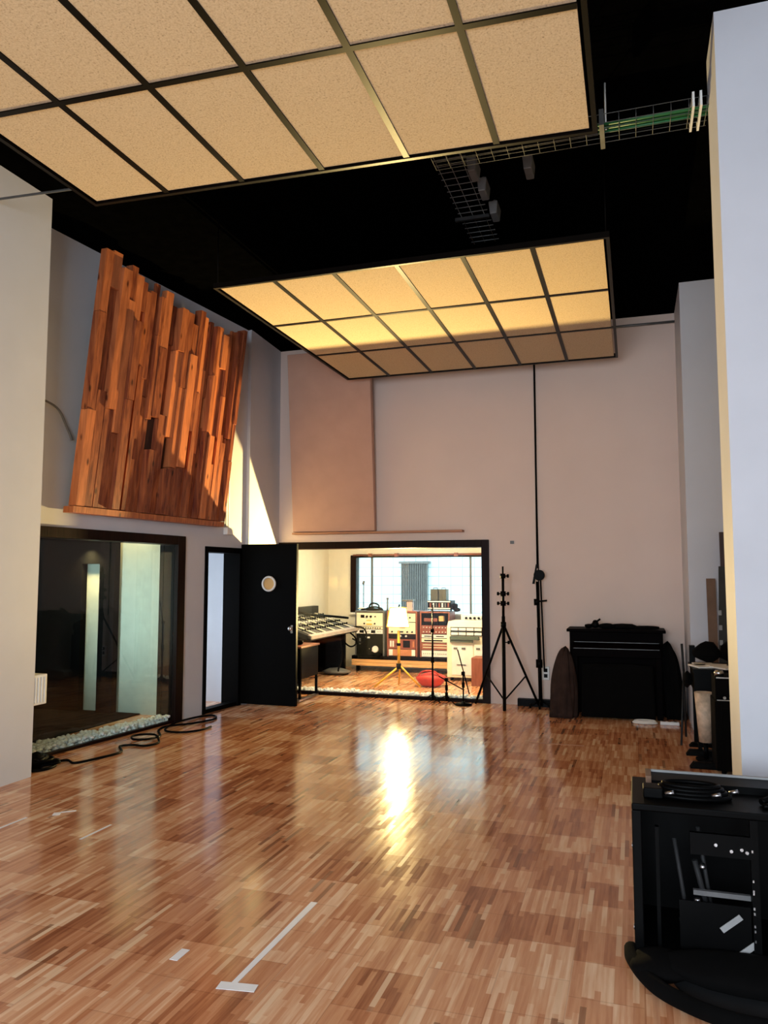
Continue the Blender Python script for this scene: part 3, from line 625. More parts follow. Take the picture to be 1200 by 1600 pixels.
# ------------------------------------------------------------------ live room things
# small table left of the window
e = empty('side_table', (-4.2, 9.75, 0), 'small black table with a reddish wooden top between open door and window', 'table')
MB().box(-4.56, -4.17, 9.35, 9.98, .70, .725).build('table_top', M_redbrown, e, bev=.004)
MB().box(-4.54, -4.185, 9.40, 9.96, .30, .70).build('cabinet_box', M_blkplastic, e)
for x, y in ((-4.53, 9.38), (-4.22, 9.38), (-4.53, 9.93), (-4.22, 9.93)): MB().box(x, x + .03, y, y + .03, .04, .70).build('leg', M_blkplastic, e)
MB().box(-4.225, -4.185, 9.34, 9.98, 0.015, .04).box(-4.54, -4.50, 9.34, 9.98, .015, .04).build('foot_bar', M_chrome, e)
MB().blob((-4.33, 9.6, .76), .05, (1.6, 1, .7)).build('black_device', M_blkplastic, label='small black lump of gear on the reddish table top', cat='device')

def mic_stand(x, y, h, label, boom=None, base='tripod', r=0.010, cat='microphone stand'):
    e = empty('microphone_stand', (x, y, 0), label, cat, 'microphone stands by the window')
    if base == 'tripod':
        for a in (200, 320, 80):
            MB().cyl((x, y, .10), (x + .17 * math.cos(R(a)), y + .17 * math.sin(R(a)), .012), .008, n=6).build('leg', M_blkplastic, e)
        MB().cyl((x, y, .03), (x, y, .14), .02, n=10).build('hub', M_blkplastic, e)
    else:
        MB().lathe((x, y, 0), [(.11, 0), (.11, .018), (.03, .03), (.015, .05)], 20).build('round_base', M_blkplastic, e)
    MB().cyl((x, y, .05), (x, y, h), r, n=8).build('pole', M_blkplastic, e)
    MB().cyl((x, y, h * .55), (x, y, h * .55 + .07), r * 1.9, n=10).build('clutch', M_blkplastic, e)
    if boom:
        MB().cyl(Vector((x, y, h)) + Vector(boom[0]), Vector((x, y, h)) + Vector(boom[1]), .008, n=8).build('boom_arm', M_blkplastic, e)
        MB().cyl((x - .02, y, h), (x + .02, y, h), .025, n=10).build('boom_joint', M_blkplastic, e)
    return e
mic_stand(-2.55, 9.95, .93, 'tall thin black microphone stand standing before the glass left of the others', ((-.0, 0, -.02), (.02, -.06, .34)), r=.013)
mic_stand(-2.36, 9.93, .30, 'low black tripod microphone stand with a boom sloping down right', ((-.10, 0, .04), (.24, -.02, -.12)))
mic_stand(-2.12, 9.85, .40, 'low microphone stand with a round black base and steep tilted arm', ((-.07, 0, .30), (.08, 0, -.26)), base='round')

# tripod light stand
e = empty('light_stand', (-1.54, 9.58, 0), 'tall black three-legged lighting stand with clamp knobs beside the window', 'lighting stand')
X, Y = -1.555, 9.62
MB().cyl((X, Y, 0.0), (X, Y, 1.15), .022, n=12).build('lower_pole', M_blkplastic, e); MB().cyl((X, Y, 1.1), (X, Y, 1.66), .017, n=12).build('upper_pole', M_blkplastic, e)
MB().cyl((X, Y, 1.6), (X, Y, 1.77), .011, n=10).build('spigot', M_blkplastic, e)
for z in (1.02, 1.28, 1.40, 1.62): MB().cyl((X, Y, z), (X, Y, z + .06), .034, n=12).build('collar', M_blkplastic, e)
for z, s in ((1.31, -1), (1.31, 1), (1.43, -1), (1.43, 1), (1.65, 1), (.83, 1)):
    MB().cyl((X, Y, z), (X + s * .06, Y, z), .007, n=8).cyl((X + s * .05, Y, z), (X + s * .075, Y, z), .022, n=10).build('clamp_knob', M_blkplastic, e)
for fx, fy in ((-1.98, 9.95), (-1.16, 9.90), (-1.6, 9.30)):
    if (fx, fy) == (-1.6, 9.30): continue
    MB().cyl((X, Y, 1.05), (fx, fy, .015), .015, n=10).build('leg', M_blkplastic, e)
    MB().cyl((X, Y, .12), (X + (fx - X) * .62, Y + (fy - Y) * .62, 1.05 - 1.035 * .62), .010, n=8).build('brace', M_blkplastic, e)
MB().cyl((X, Y, 1.05), (X + .02, Y - .14, .015), .015, n=10).build('leg', M_blkplastic, e)

# boom stand with counterweight
e = empty('boom_stand', (-1.15, 9.95, 0), 'heavy folded boom stand with a round counterweight leaning by the back wall', 'boom stand')
X, Y = -1.15, 9.93
MB().cyl((X, Y, .03), (X - .01, Y, 1.0), .024, n=12).build('lower_pole', M_blkplastic, e); MB().cyl((X - .01, Y, 1.0), (X - .02, Y, 1.58), .017, n=12).build('upper_pole', M_blkplastic, e)
MB().cyl((X + .05, Y + .03, .45), (X + .02, Y + .03, 1.62), .010, n=8).build('boom_arm', M_blkplastic, e)
MB().cyl((X + .01, Y - .05, 1.66), (X + .01, Y + .02, 1.66), .068, n=24).build('counterweight', M_blkplastic, e, bev=.006)
MB().hexa([(X - .08, Y - .02, 1.55), (X - .05, Y - .02, 1.55), (X - .05, Y + .0, 1.55), (X - .08, Y + .0, 1.55)], [(X - .03, Y - .02, 1.80), (X - .01, Y - .02, 1.80), (X - .01, Y, 1.80), (X - .03, Y, 1.80)]).build('clamp_plate', M_blkplastic, e)
MB().cyl((X - .03, Y, 1.28), (X - .03, Y, 1.36), .035, n=12).cyl((X, Y, 1.33), (X + .10, Y, 1.34), .011, n=8).build('clutch', M_blkplastic, e)
MB().cyl((X - .01, Y, .50), (X - .01, Y, .60), .042, n=12).build('collar', M_blkplastic, e)
for a in (210, 330, 270): MB().cyl((X, Y, .10), (X + .14 * math.cos(R(a)), Y + .12 * math.sin(R(a)), .03), .012, n=8).cyl((X + .14 * math.cos(R(a)) - .01, Y + .12 * math.sin(R(a)), .03), (X + .14 * math.cos(R(a)) + .01, Y + .12 * math.sin(R(a)), .03), .028, n=12).build('leg', M_blkplastic, e)
MB().cyl((-1.18, 10.08, 1.75), (-1.18, 10.08, 4.9), .013, n=8).cyl((-1.165, 10.085, 1.0), (-1.18, 10.085, 3.3), .008, n=6).build('wall_pole', M_blkplastic, label='thin dark pole running up the back wall from the boom stand to the ceiling panel', cat='pole')
MB().box(-1.45, -1.02, 10.0, 10.09, 0, .09).box(-1.0, -.93, 10.0, 10.09, 0, .07).build('floor_box', M_blkplastic, label='long flat black box on the floor behind the boom stand', cat='box')
e = empty('wall_socket', (-1.10, 10.09, .38), 'white double wall socket with black holes right of the boom stand', 'socket')
MB().box(-1.15, -1.05, 10.075, 10.1, .33, .50).build('plate', M_white, e, bev=.005); [MB().box(-1.12, -1.075, 10.07, 10.076, z, z + .045).build('socket_insert', M_blkplastic, e) for z in (.36, .43)]
MB().box(-1.53, -1.48, 10.09, 10.1, 2.07, 2.11).build('wall_clip', M_grey, label='tiny grey clip on the wall right of the window corner', cat='clip')

# upright piano
e = empty('upright_piano', (-.23, 9.75, 0), 'dark upright piano against the back wall, half covered with cloths', 'piano')
MB().box(-.76, .31, 9.66, 10.06, 0.02, .98).build('case', M_piano, e, bev=.006)
MB().box(-.79, .34, 9.60, 10.08, .98, 1.015).build('top_lid', M_piano, e, bev=.006)
MB().box(-.72, .28, 9.46, 9.66, .70, .80).build('key_bed', M_piano, e, bev=.006)
MB().hexa([(-.72, 9.46, .80), (.28, 9.46, .80), (.28, 9.66, .80), (-.72, 9.66, .80)], [(-.72, 9.58, .86), (.28, 9.58, .86), (.28, 9.66, .86), (-.72, 9.66, .86)]).build('fallboard', M_piano, e, bev=.004)
for z in (.865, .80): MB().box(-.70, .26, 9.455 if z < .82 else 9.575, 9.46 if z < .82 else 9.58, z - .002, z + .002).build('trim_line', M_dullmetal, e)
for x in (-.72, .22): MB().box(x, x + .06, 9.48, 9.56, 0, .70).build('leg', M_piano, e)
def drape(name, x0, x1, y0, y1, zt, zb, mat, amp, flare, label, cat, seed, sag=0.0):
    rnd = random.Random(seed); mb = MB(); n = 96; rows = 14
    def per(t):
        L = [(x0, y0), (x1, y0), (x1, y1), (x0, y1)]; k = t * 4; i = int(k) % 4; f_ = k - int(k); a = L[i]; c = L[(i + 1) % 4]
        return a[0] + (c[0] - a[0]) * f_, a[1] + (c[1] - a[1]) * f_
    cx, cy = (x0 + x1) / 2, (y0 + y1) / 2; ph = rnd.uniform(0, 6); q = [rnd.uniform(0.6, 1.4) for _ in range(40)]
    rings = []
    for r_ in range(-3, rows + 1):
        ring = []
        for i in range(n):
            px, py = per(i / n)
            if r_ < 0:
                s_ = 1 + r_ * .3; z = zt + .012 * math.sin(9 * px + ph) + sag * (1 - s_); px = cx + (px - cx) * s_; py = cy + (py - cy) * s_
            else:
                v_ = r_ / rows; fo = amp * v_ ** .7 * (math.sin(i / n * 2 * math.pi * 13 + ph + 1.2 * v_) * q[int(i / n * 39)] + .5 * math.sin(i / n * 2 * math.pi * 29 + 2 * ph))
                dx, dy = px - cx, py - cy; dl = math.hypot(dx, dy) or 1; o_ = fo + flare * v_
                px += dx / dl * o_; py += dy / dl * o_; z = zt + (zb - zt) * v_ + (.03 * math.sin(i / n * 2 * math.pi * 5 + ph) if v_ == 1 and zb > .05 else 0)
            ring.append(mb.v((px, py, z)))
        rings.append(ring)
    for A, Bq in zip(rings, rings[1:]):
        for k in range(n): mb.face([A[k], A[(k + 1) % n], Bq[(k + 1) % n], Bq[k]], True)
    mb.face(rings[0]); mb.face(rings[-1][::-1])
    return mb.build(name, mat, label=label, cat=cat)
def cloth_pile(name, cx, cy, rx, ry, h, mat, label, cat, seed, lean=0.0):
    rnd = random.Random(seed); mb = MB(); n = 56; m = 22; ph = [rnd.uniform(0, 6.28) for _ in range(6)]; rings = []
    for k in range(m + 1):
        t = (k / m) ** .8; z = h * t; base = (max(1 - t ** 7, 0.0)) ** .5 * (1 - .36 * t) * (1 + .08 * math.sin(5 * t + ph[0])); ring = []
        for i in range(n):
            a = 2 * math.pi * i / n
            f_ = 1 + .13 * math.sin(4 * a + ph[1] + 2.2 * t) + .09 * math.sin(7 * a + ph[2] - 3 * t) + .05 * math.sin(13 * a + ph[3] + 4 * t)
            ring.append(mb.v((cx + lean * t + rx * base * f_ * math.cos(a), cy + ry * base * f_ * math.sin(a), max(.004, z + (.03 * math.sin(3 * a + ph[4]) * t)))))
        rings.append(ring)
    for A, Bq in zip(rings, rings[1:]):
        for k in range(n): mb.face([A[k], A[(k + 1) % n], Bq[(k + 1) % n], Bq[k]], True)
    mb.face(rings[0]); mb.face(rings[-1][::-1])
    return mb.build(name, mat, label=label, cat=cat)
cloth_pile('brown_coat', -.83, 9.37, .15, .09, .80, M_browncloth, 'dark brown cloth bag slumped at the left end of the piano', 'cloth', 2, .045)
cloth_pile('black_cover', .43, 9.72, .13, .16, .86, M_blkcloth, 'black cloth hanging over the right end of the piano', 'cloth', 5, -.07)
drape('black_cover', -.60, .18, 9.385, 9.42, .62, .02, M_blkcloth, .006, .008, 'black cloth draped over the front below the piano keys', 'cloth', 4, .0)
mb = MB(); mb.blob((-.33, 9.78, 1.045), .07, (1.4, 1, .55)).blob((-.15, 9.8, 1.04), .10, (1.8, 1, .32)).blob((.12, 9.8, 1.035), .08, (2.0, 1, .3)); mb.build('folded_cloth', M_blkcloth, label='black crumpled cloth lying along the piano lid', cat='cloth')
mb = MB(); mb.blob((-.46, 9.75, 1.065), .05, (1, 1, 1)); mb.blob((-.54, 9.75, 1.045), .035, (1.2, 1, .8)); mb.tube([(-.52, 9.75, 1.05), (-.44, 9.74, 1.10), (-.40, 9.75, 1.13)], .012); mb.build('desk_microphone', M_blkplastic, label='small black knobbly gadget at the left of the piano lid', cat='gadget')
mb = MB()
for k in range(3): mb.tube([(.08 + (.13 - k * .01) * math.cos(t * math.pi / 6), 9.27 + (.07 - k * .008) * math.sin(t * math.pi / 6), .010 + k * .010) for t in range(12)], .008, closed=True)
mb.build('cable_coil', M_paper, label='small coil of whitish cable on the floor before the piano', cat='cable')
e = empty('power_strip', (.34, 9.26, 0), 'white power strip lying on the floor beside the coiled cable', 'power strip')
MB().box(.24, .44, 9.235, 9.29, 0, .035).build('strip_body', M_white, e, bev=.004)
for i in range(3): MB().cyl((.28 + i * .06, 9.262, .035), (.28 + i * .06, 9.262, .037), .018, n=12).build('socket_hole', M_grey, e)

# right-hand clutter between the piers
MB(Matrix.Translation((.80, 8.93, 0)) @ Matrix.Rotation(R(-4), 4, 'X')).box(-.06, .03, -.10, -.08, 0.02, 1.62).build('leaning_board', M_cardb, label='narrow brown board leaning on the far right pier', cat='board')
MB(Matrix.Translation((.97, 8.78, 0)) @ Matrix.Rotation(R(-3), 4, 'X')).box(-.09, .06, 0, .03, 0.02, 2.12).build('dark_plank', wood('reddish_dark_wood', (.02, .006, .004), (.07, .022, .014), .5), label='tall dark plank standing just behind the near right pier', cat='board')
e = empty('fretted_neck_case', (.86, 8.55, 0), 'tall dark cloth case with pale marks leaning beside the planks', 'case')
MB().hexa([(.78, 8.46, .0), (.92, 8.46, .0), (.92, 8.56, .0), (.78, 8.56, .0)], [(.84, 8.64, 1.75), (.91, 8.64, 1.75), (.91, 8.68, 1.75), (.84, 8.68, 1.75)]).build('case_body', plain('charcoal_cloth', (.03, .03, .028), .9), e)
for z in (.95, 1.1, 1.25): MB().box(.815, .845, 8.455 + z * .103, 8.462 + z * .103, z, z + .05).build('pale_mark', M_greycloth, e)
e = empty('small_desk', (.75, 8.1, 0), 'black desk crowded with papers and gear along the right side', 'desk')
MB().box(.50, 1.3, 7.75, 8.40, .76, .79).build('desk_top', M_blkplastic, e)
for x, y in ((.53, 7.8), (.53, 8.33), (1.2, 7.8), (1.2, 8.33)): MB().box(x, x + .035, y, y + .035, 0, .76).build('leg', M_blkplastic, e)
MB().box(.51, .86, 7.77, 8.32, .58, .76).build('drawer_unit', M_blkplastic, e)
for k, (x, y, a, z) in enumerate(((.60, 7.95, 20, .79), (.72, 8.0, -10, .792), (.78, 7.85, 35, .794), (.62, 8.08, 5, .79))):
    T = Matrix.Translation((x, y, z + .01)) @ Matrix.Rotation(R(a), 4, 'Z')
    MB(T).box(-.09, .09, -.12, .12, -.008, .006).build('papers', M_paper, label=('loose white papers at the near left corner of the black desk', 'white papers in the middle of the black desk', 'white papers nearest the near right pier on the desk', 'white papers at the back of the black desk')[k], cat='papers', group='papers on the desk')
MB().blob((.66, 8.27, .90), .12, (1, .9, .85)).build('black_bag', M_blkcloth, label='round black bag on the back of the desk', cat='bag')
MB().blob((.90, 8.25, .91), .12, (1.0, .9, .9)).build('black_bag', M_blkcloth, label='second black bag on the desk, tucked beneath the tall planks', cat='bag')
MB().blob((.468, 8.0, .66), .045, (.8, 1.4, 1.7)).build('cloth_bundle', M_blkcloth, label='black cloth bundle stuffed against the side of the desk', cat='cloth')
e = empty('waste_bin', (.58, 7.6, 0), 'pale beige tapering bin with orange stripes below the black desk', 'bin')
MB().lathe((.58, 7.62, 0), [(.055, .16), (.085, .60), (.08, .60), (.05, .17)], 24).build('bin_body', plain('beige_orange', (.55, .40, .28), .6, var=.35, scale=14), e)
MB().cyl((.58, 7.62, 0), (.58, 7.62, .16), .02).cyl((.58, 7.62, 0), (.58, 7.62, .015), .09, n=18).build('foot', M_blkplastic, e)
e = empty('folded_stand', (.50, 8.3, 0), 'thin grey folded stand leaning at the left end of the desk', 'stand')
MB().cyl((.40, 8.15, .01), (.46, 8.48, .70), .010, n=8).build('leg', M_dkgrey, e); MB().cyl((.47, 8.6, .01), (.46, 8.48, .70), .010, n=8).build('leg', M_dkgrey, e)
MB().cyl((.46, 8.48, .68), (.45, 8.5, .96), .012, n=8).build('pole', M_dkgrey, e)
MB().box(.51, .56, 8.28, 8.38, .79, .96).build('small_meter', M_blkplastic, label='small black box with tiny lights at the left end of the desk', cat='device')
e = empty('amplifier_stack', (.80, 7.2, 0), 'tall narrow black amplifier cabinet standing behind the near right pier', 'amplifier')
MB().box(.62, 1.15, 7.1, 7.5, .03, .60).build('cabinet', M_blkcloth, e, bev=.008)
for x in (.68, 1.08): MB().cyl((x, 7.15, 0), (x, 7.15, .03), .02).build('foot', M_blkplastic, e)
MB().box(.67, 1.12, 7.088, 7.1, .08, .55).build('grille_cloth', M_blkcloth, e)
e = empty('guitar_amplifier', (.80, 7.2, .6), 'black amplifier head with a silver top edge stacked on the cabinet', 'amplifier')
MB().box(.63, 1.1, 7.12, 7.46, .60, .80).build('cabinet', M_blkcloth, e, bev=.006)
MB().box(.64, 1.1, 7.115, 7.12, .79, .80).box(.64, 1.1, 7.115, 7.12, .605, .612).build('silver_trim', M_chrome, e)
for i in range(4): MB().cyl((.70 + i * .05, 7.12, .63), (.70 + i * .05, 7.105, .63), .012, n=10).build('knob', M_chrome, e)
MB().lathe((.67, 7.2, .80), [(.035, 0), (.04, .03), (.03, .05), (.0, .055)], 14).build('white_flower_knob', M_chrome, label='small shiny round object on the amplifier head', cat='ornament')
for k, (x0, x1, y, h) in enumerate(((.47, .8, 8.15, .035), (.42, .75, 7.75, .05), (.42, .72, 7.25, .05))):
    MB().hexa([(x0, y, 0), (x1, y, 0), (x1, y + .12, 0), (x0, y + .10, 0)], [(x0 + .04, y + .02, h), (x1, y, h), (x1, y + .12, h), (x0 + .03, y + .08, h)]).build('pedal', M_blkplastic, label=('black foot pedal furthest back, beneath the beige bin', 'black foot pedal on the floor, middle of three by the amplifier', 'black flat pedal on the floor beside the foot of the amplifier')[k], cat='pedal', group='black pedals on the floor', bev=.004)
MB().cyl((.42, 6.75, .02), (.70, 6.55, .03), .018, .008, n=8).build('red_drumstick', M_maroon, label='dark red stick lying on the floor behind the foreground rack', cat='stick')

# dark blind edge on the recess behind the near pier
MB().box(.982, 1.004, 9.015, 9.04, 2.2, 3.95).build('curtain_pole', M_blkplastic, label='long thin black pole hanging upright in the recess behind the near right pier', cat='pole')

# ------------------------------------------------------------------ foreground rack, right
e = empty('equipment_rack', (.45, 3.95, 0), 'large open black equipment rack in the right foreground', 'equipment rack')
fx0, fx1, fy0, fy1, fz = -.035, 1.0, 3.62, 4.10, .63
for x in (fx0, fx1 - .04): MB().box(x, x + .04, fy0, fy1, 0.03, fz).build('side_panel', M_blkplastic, e, bev=.004)
MB().box(fx0, fx1, fy0, fy1, fz, fz + .03).build('top_panel', M_blkplastic, e, bev=.006)
MB().box(fx0 + .04, fx1 - .04, fy0 + .02, fy1, .03, .06).build('bottom_panel', M_blkplastic, e); MB().box(fx0 + .04, fx1 - .04, fy1 - .02, fy1, .06, fz).build('back_panel', M_blkplastic, e)
MB().box(.06, .075, fy0 + .03, fy0 + .06, .06, .56).build('rack_rail', M_blkplastic, e)
r = MB().box(.435, .465, fy0 + .0, fy0 + .03, .06, fz).build('rack_rail', M_blkplastic, e)
for z in (.50, .38, .34, .33, .27, .25, .20, .18, .14): MB().box(.438, .444, fy0 - .004, fy0, z, z + .010).build('chrome_screw', M_chrome, r)
MB().box(.21, .435, fy0 + .05, fy0 + .07, .285, .305).build('metal_bar', M_grey, e)
for x, z in ((fx0 + .02, .1), (fx0 + .02, .45)): MB().cyl((fx0 - .004, fy0 + .1, z), (fx0, fy0 + .1, z), .012, n=10).build('bolt', M_chrome, e)
for x in (fx0 + .05, fx1 - .1): MB().cyl((x, fy0 + .08, 0), (x, fy0 + .08, .03), .025).build('foot', M_blkplastic, e)
e = empty('drum_hardware', (.25, 3.75, .06), 'tangle of dark metal stands and clamps inside the foreground rack', 'stand')
MB().cyl((.20, 3.72, .06), (.14, 3.72, .50), .009, n=8).cyl((.30, 3.74, .10), (.24, 3.74, .55), .009, n=8).cyl((.26, 3.70, .25), (.22, 3.70, .42), .012, n=8).build('rods', M_dkgrey, e)
for q, rr in (((.225, 3.69, .255), .014), ((.22, 3.69, .22), .016), ((.17, 3.69, .17), .018), ((.25, 3.69, .40), .014)): MB().blob(q, rr).build('clamp', M_chrome, e)
for k, (x, z, a) in enumerate(((.352, .20, 40), (.415, .105, 40))):
    T = Matrix.Translation((x, fy0 + .012, z)) @ Matrix.Rotation(R(-a), 4, 'Y')
    MB(T).box(-.050, .050, -.004, .0, -.012, .012).build('tape_strip', M_greycloth, e)
MB().box(.15, .43, fy0 + .018, fy0 + .024, .06, .27).build('blanking_panel', M_blkplastic, e)
for x, z in ((.30, .52), (.36, .50), (.40, .51), (.42, .50)): MB().cyl((x, fy0 + .0, z), (x, fy0 - .012, z), .007, n=8).build('switch', M_chrome, e)
MB().box(.20, .435, fy0 + .0, fy0 + .02, .47, .56).build('patch_panel', M_blkplastic, e)
# things on the rack
e = empty('flat_case', (.5, 4.1, fz + .03), 'flat black case with a pale front edge lying on the foreground rack', 'case')
MB().box(.055, 1.0, 3.92, 4.09, fz + .03, fz + .062).build('case_body', M_blkplastic, e); MB().box(.05, 1.0, 4.085, 4.10, fz + .03, fz + .072).build('pale_edge', M_greycloth, e)
MB().box(.03, .055, 3.95, 4.10, fz + .03, fz + .072).build('torn_corner', M_cardb, e)
mb = MB()
for k in range(4): mb.tube([(.22 + (.16 - k * .015) * math.cos(t * math.pi / 5 + k), 3.80 + (.08 - k * .01) * math.sin(t * math.pi / 5 + k), fz + .042 + k * .014) for t in range(10)], .011, closed=True)
mb.build('cable_coil', M_blkplastic, label='coiled black cable heaped on the foreground rack', cat='cable')
mb = MB(); mb.tube([(.50, 3.75, fz + .045), (.62, 3.85, fz + .075), (.75, 3.95, fz + .10), (.95, 4.05, fz + .11)], .014); mb.tube([(.5, 3.7, fz + .04), (.7, 3.75, fz + .05), (.95, 3.7, fz + .04)], .012)
mb.build('loose_cable', M_blkplastic, label='thick black lead trailing off the right side of the foreground rack', cat='cable')
MB().box(.015, .10, 3.72, 3.82, fz + .03, fz + .075).build('adapter', M_blkplastic, label='small black adapter box at the left corner of the foreground rack', cat='adapter', bev=.006)
for k, (x, y) in enumerate(((.11, 3.70), (.30, 3.72), (.38, 3.80))): MB().cyl((x, y, fz + .06), (x + .035, y - .01, fz + .072), .009, n=10).build('jack_plug', M_chrome, label=('silver plug by the small adapter on the foreground rack', 'silver plug in the middle of the foreground rack top', 'silver plug lying behind the coiled cable on the rack')[k], cat='plug', group='silver plugs')
# thick cable loop on the floor
pts = [(-.05, 3.66, .03), (-.045, 3.58, .03), (-.01, 3.47, .03), (.05, 3.36, .03), (.13, 3.285, .03), (.24, 3.22, .03), (.36, 3.19, .03), (.50, 3.19, .03), (.70, 3.23, .03), (.9, 3.35, .03), (1.02, 3.5, .03)]
MB().tube(pts, .032, n=12).build('floor_hose', M_blkcloth, label='thick black hose curving over the floor in front of the foreground rack', cat='hose')
MB().lathe((.42, 3.56, 0), [(.32, 0), (.32, .012), (.31, .016), (.0, .016)], 40).build('floor_plate', M_dkgrey, label='grey round plate on the floor inside the curve of the black hose', cat='plate')

MB().blob((.45, 3.50, .062), .17, (2.45, .85, .28), .06, 3).build('black_bag', M_blkcloth, label='flat soft black bag on the grey plate at the foot of the foreground rack', cat='bag')

MB().blob((.07, 3.52, .045), .12, (1.1, .9, .36), .12, 3).build('cloth_heap', M_blkcloth, label='small black cloth heap between the rack foot and the black hose', cat='cloth')

# ------------------------------------------------------------------ left floor things
mb = MB(); T_ = [(-4.93, 5.60, .02), (-4.86, 5.80, .012), (-4.72, 5.74, .012), (-4.64, 5.96, .012), (-4.60, 6.22, .012)] + [(-4.76, 6.42, .012), (-4.68, 6.51, .012), (-4.54, 6.52, .012), (-4.50, 6.66, .012), (-4.57, 6.78, .014), (-4.70, 6.91, .03), (-4.84, 6.89, .03), (-4.88, 6.78, .03), (-4.78, 6.66, .03), (-4.66, 6.70, .03), (-4.67, 6.95, .014), (-4.86, 7.20, .012), (-4.90, 7.43, .012), (-4.73, 7.65, .012), (-4.63, 7.96, .012), (-4.76, 8.16, .012), (-4.88, 7.99, .014), (-4.86, 7.5, .032), (-4.79, 7.22, .014), (-4.59, 7.18, .012), (-4.45, 7.33, .012), (-4.43, 7.55, .012)]
mb.tube(T_, .011, 8); mb.build('floor_cable', M_blkplastic, label='black cable snaking with loops along the foot of the left window', cat='cable')
mb = MB()
for k in range(5): mb.tube([(-4.90 + (.11 - k * .008) * math.cos(t * math.pi / 5 + k), 5.52 + (.14 - k * .01) * math.sin(t * math.pi / 5 + k * 2), .015 + k * .02) for t in range(10)], .013, closed=True)
mb.blob((-4.92, 5.5, .07), .09, (1, 1.3, .8)); mb.build('cable_heap', M_blkplastic, label='tangled heap of black cable and plugs in the left corner by the booth window', cat='cable')
e = empty('vented_box', (-4.83, 5.36, .57), 'white ribbed plastic box fixed behind the left wall edge', 'box')
MB().box(-4.92, -4.782, 5.285, 5.44, .57, .82).build('body', M_white, e, bev=.006)
for i in range(4): MB().box(-4.782, -4.773, 5.30 + i * .035, 5.315 + i * .035, .59, .80).build('rib', M_white, e)

# tape marks on the floor
e = empty('tape_mark', (-1.57, 3.3, 0), 'long strip of white tape with a short crosspiece stuck on the parquet', 'tape')
MB().hexa([(-1.60, 2.92, .0005), (-1.575, 2.92, .0005), (-1.565, 3.74, .0005), (-1.60, 3.74, .0005)], [(-1.60, 2.92, .002), (-1.575, 2.92, .002), (-1.565, 3.74, .002), (-1.60, 3.74, .002)]).build('long_strip', M_tape, e)
MB(Matrix.Translation((-1.555, 2.90, 0)) @ Matrix.Rotation(R(8), 4, 'Z')).box(-.085, .075, -.028, .028, .002, .0035).build('cross_strip', M_tape, e)
for k, (x, y, a, sx, sy) in enumerate(((-1.93, 3.06, 0, .04, .10), (-3.86, 4.53, 30, .05, .06), (-3.82, 4.60, -50, .02, .10), (-4.0, 4.25, 0, .02, .30), (-3.35, 4.30, 0, .018, .30))):
    MB(Matrix.Translation((x, y, 0)) @ Matrix.Rotation(R(a), 4, 'Z')).box(-sx / 2, sx / 2, -sy / 2, sy / 2, .0005, .002).build('tape_piece', M_tape, label=('small white tape rectangle left of the long tape mark', 'small square tape scrap furthest left near the wall', 'thin tape sliver crossing the small square scrap', 'thin pale tape line on the parquet nearest the left wall', 'thin pale tape line right of the small scraps')[k], cat='tape', group='bits of tape on the floor')
MB().box(-1.02, -.50, 7.86, 7.885, .0005, .003).build('tape_piece', M_ledge, label='thin orange line of tape across the floor before the piano', cat='tape')

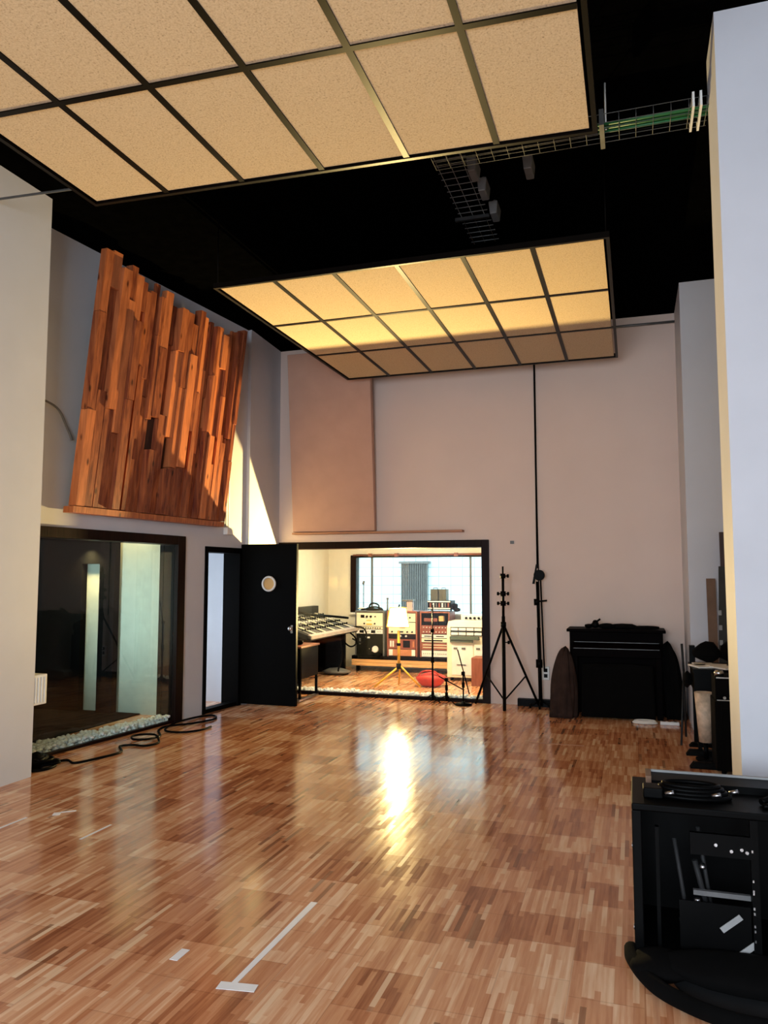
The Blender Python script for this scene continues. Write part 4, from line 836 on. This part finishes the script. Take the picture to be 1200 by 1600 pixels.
# ------------------------------------------------------------------ ceiling services
e = empty('cable_tray', (-.1, 5.15, 4.62), 'wire mesh cable tray with green cables crossing to the near right pier', 'cable tray')
mb = MB(); y0, y1, z = 5.03, 5.27, 4.62
for y in (y0, y0 + .06, y0 + .12, y0 + .18, y1): mb.cyl((-1.3, y, z), (.53, y, z), .0026, n=5)
for y in (y0, y1): mb.cyl((-1.3, y, z + .06), (.53, y, z + .06), .0026, n=5)
for i in range(18): mb.tube([(-1.3 + i * .107, y0, z + .06), (-1.3 + i * .107, y0, z), (-1.3 + i * .107, y1, z), (-1.3 + i * .107, y1, z + .06)], .0022, 5, smooth=False)
mb.build('wire_mesh', M_dullmetal, e)
[MB().box(a, a + .014, 5.0, 5.30, z - .012, z + .085).build('support_clip', M_white, e) for a in (.43, .475)]; MB().box(-.14, -.11, 5.0, 5.3, z - .03, z + .08).build('support_clip', M_dullmetal, e)
MB().cyl((-.10, 5.12, z), (-.10, 5.12, ZC), .006, n=6).build('hanger_rod', M_white, e)
for k in range(4): MB().cyl((-.15, 5.07 + k * .045, z + .014), (.53, 5.07 + k * .045, z + .014), .011, n=6).build('tray_cable', M_green if k < 3 else M_blkplastic, label=('green cable nearest the camera in the crossing wire tray', 'second green cable in the crossing wire tray', 'third green cable in the crossing wire tray', 'black cable at the back of the crossing wire tray')[k], cat='cable', group='cables in the wire tray')
e = empty('cable_tray', (-1.25, 6.1, 4.80), 'dark wire cable tray running back between the two ceiling panels', 'cable tray')
mb = MB(); z = 4.80
for x in (-1.36, -1.26, -1.16): mb.cyl((x, 5.3, z), (x, 7.0, z), .003, n=5)
for i in range(17): mb.cyl((-1.38, 5.35 + i * .1, z), (-1.12, 5.35 + i * .1, z), .0035, n=5)
mb.build('wire_mesh', M_grey, e)
MB().box(-1.42, -1.12, 6.42, 6.45, 4.77, 4.80).build('cross_channel', M_chrome, e)
for k, (x, y) in enumerate(((-1.12, 5.75), (-1.10, 6.08), (-1.08, 6.50), (-.70, 5.85))):
    e = empty('emergency_lamp', (x, y, 4.80), ('grey ceiling fitting nearest the camera beside the dark tray', 'grey ceiling fitting in the middle of three beside the dark tray', 'grey ceiling fitting furthest back beside the dark tray', 'grey ceiling fitting standing apart to the right of the dark tray')[k], 'ceiling fitting', 'grey ceiling fittings')
    MB().hexa([(x - .03, y - .09, 4.79), (x + .03, y - .09, 4.79), (x + .03, y + .09, 4.79), (x - .03, y + .09, 4.79)], [(x - .04, y - .10, 4.90), (x + .04, y - .10, 4.90), (x + .04, y + .10, 4.90), (x - .04, y + .10, 4.90)]).build('body', M_grey, e, bev=.008)
    MB().cyl((x, y, 4.90), (x, y, ZC), .012, n=8).build('mount', M_grey, e)
MB().cyl((-4.76, 4.62, 4.62), (-1.3, 4.66, 4.50), .010, n=8).build('conduit_pipe', M_dullmetal, label='thin steel rod along the back edge of the nearest ceiling panel', cat='pipe')
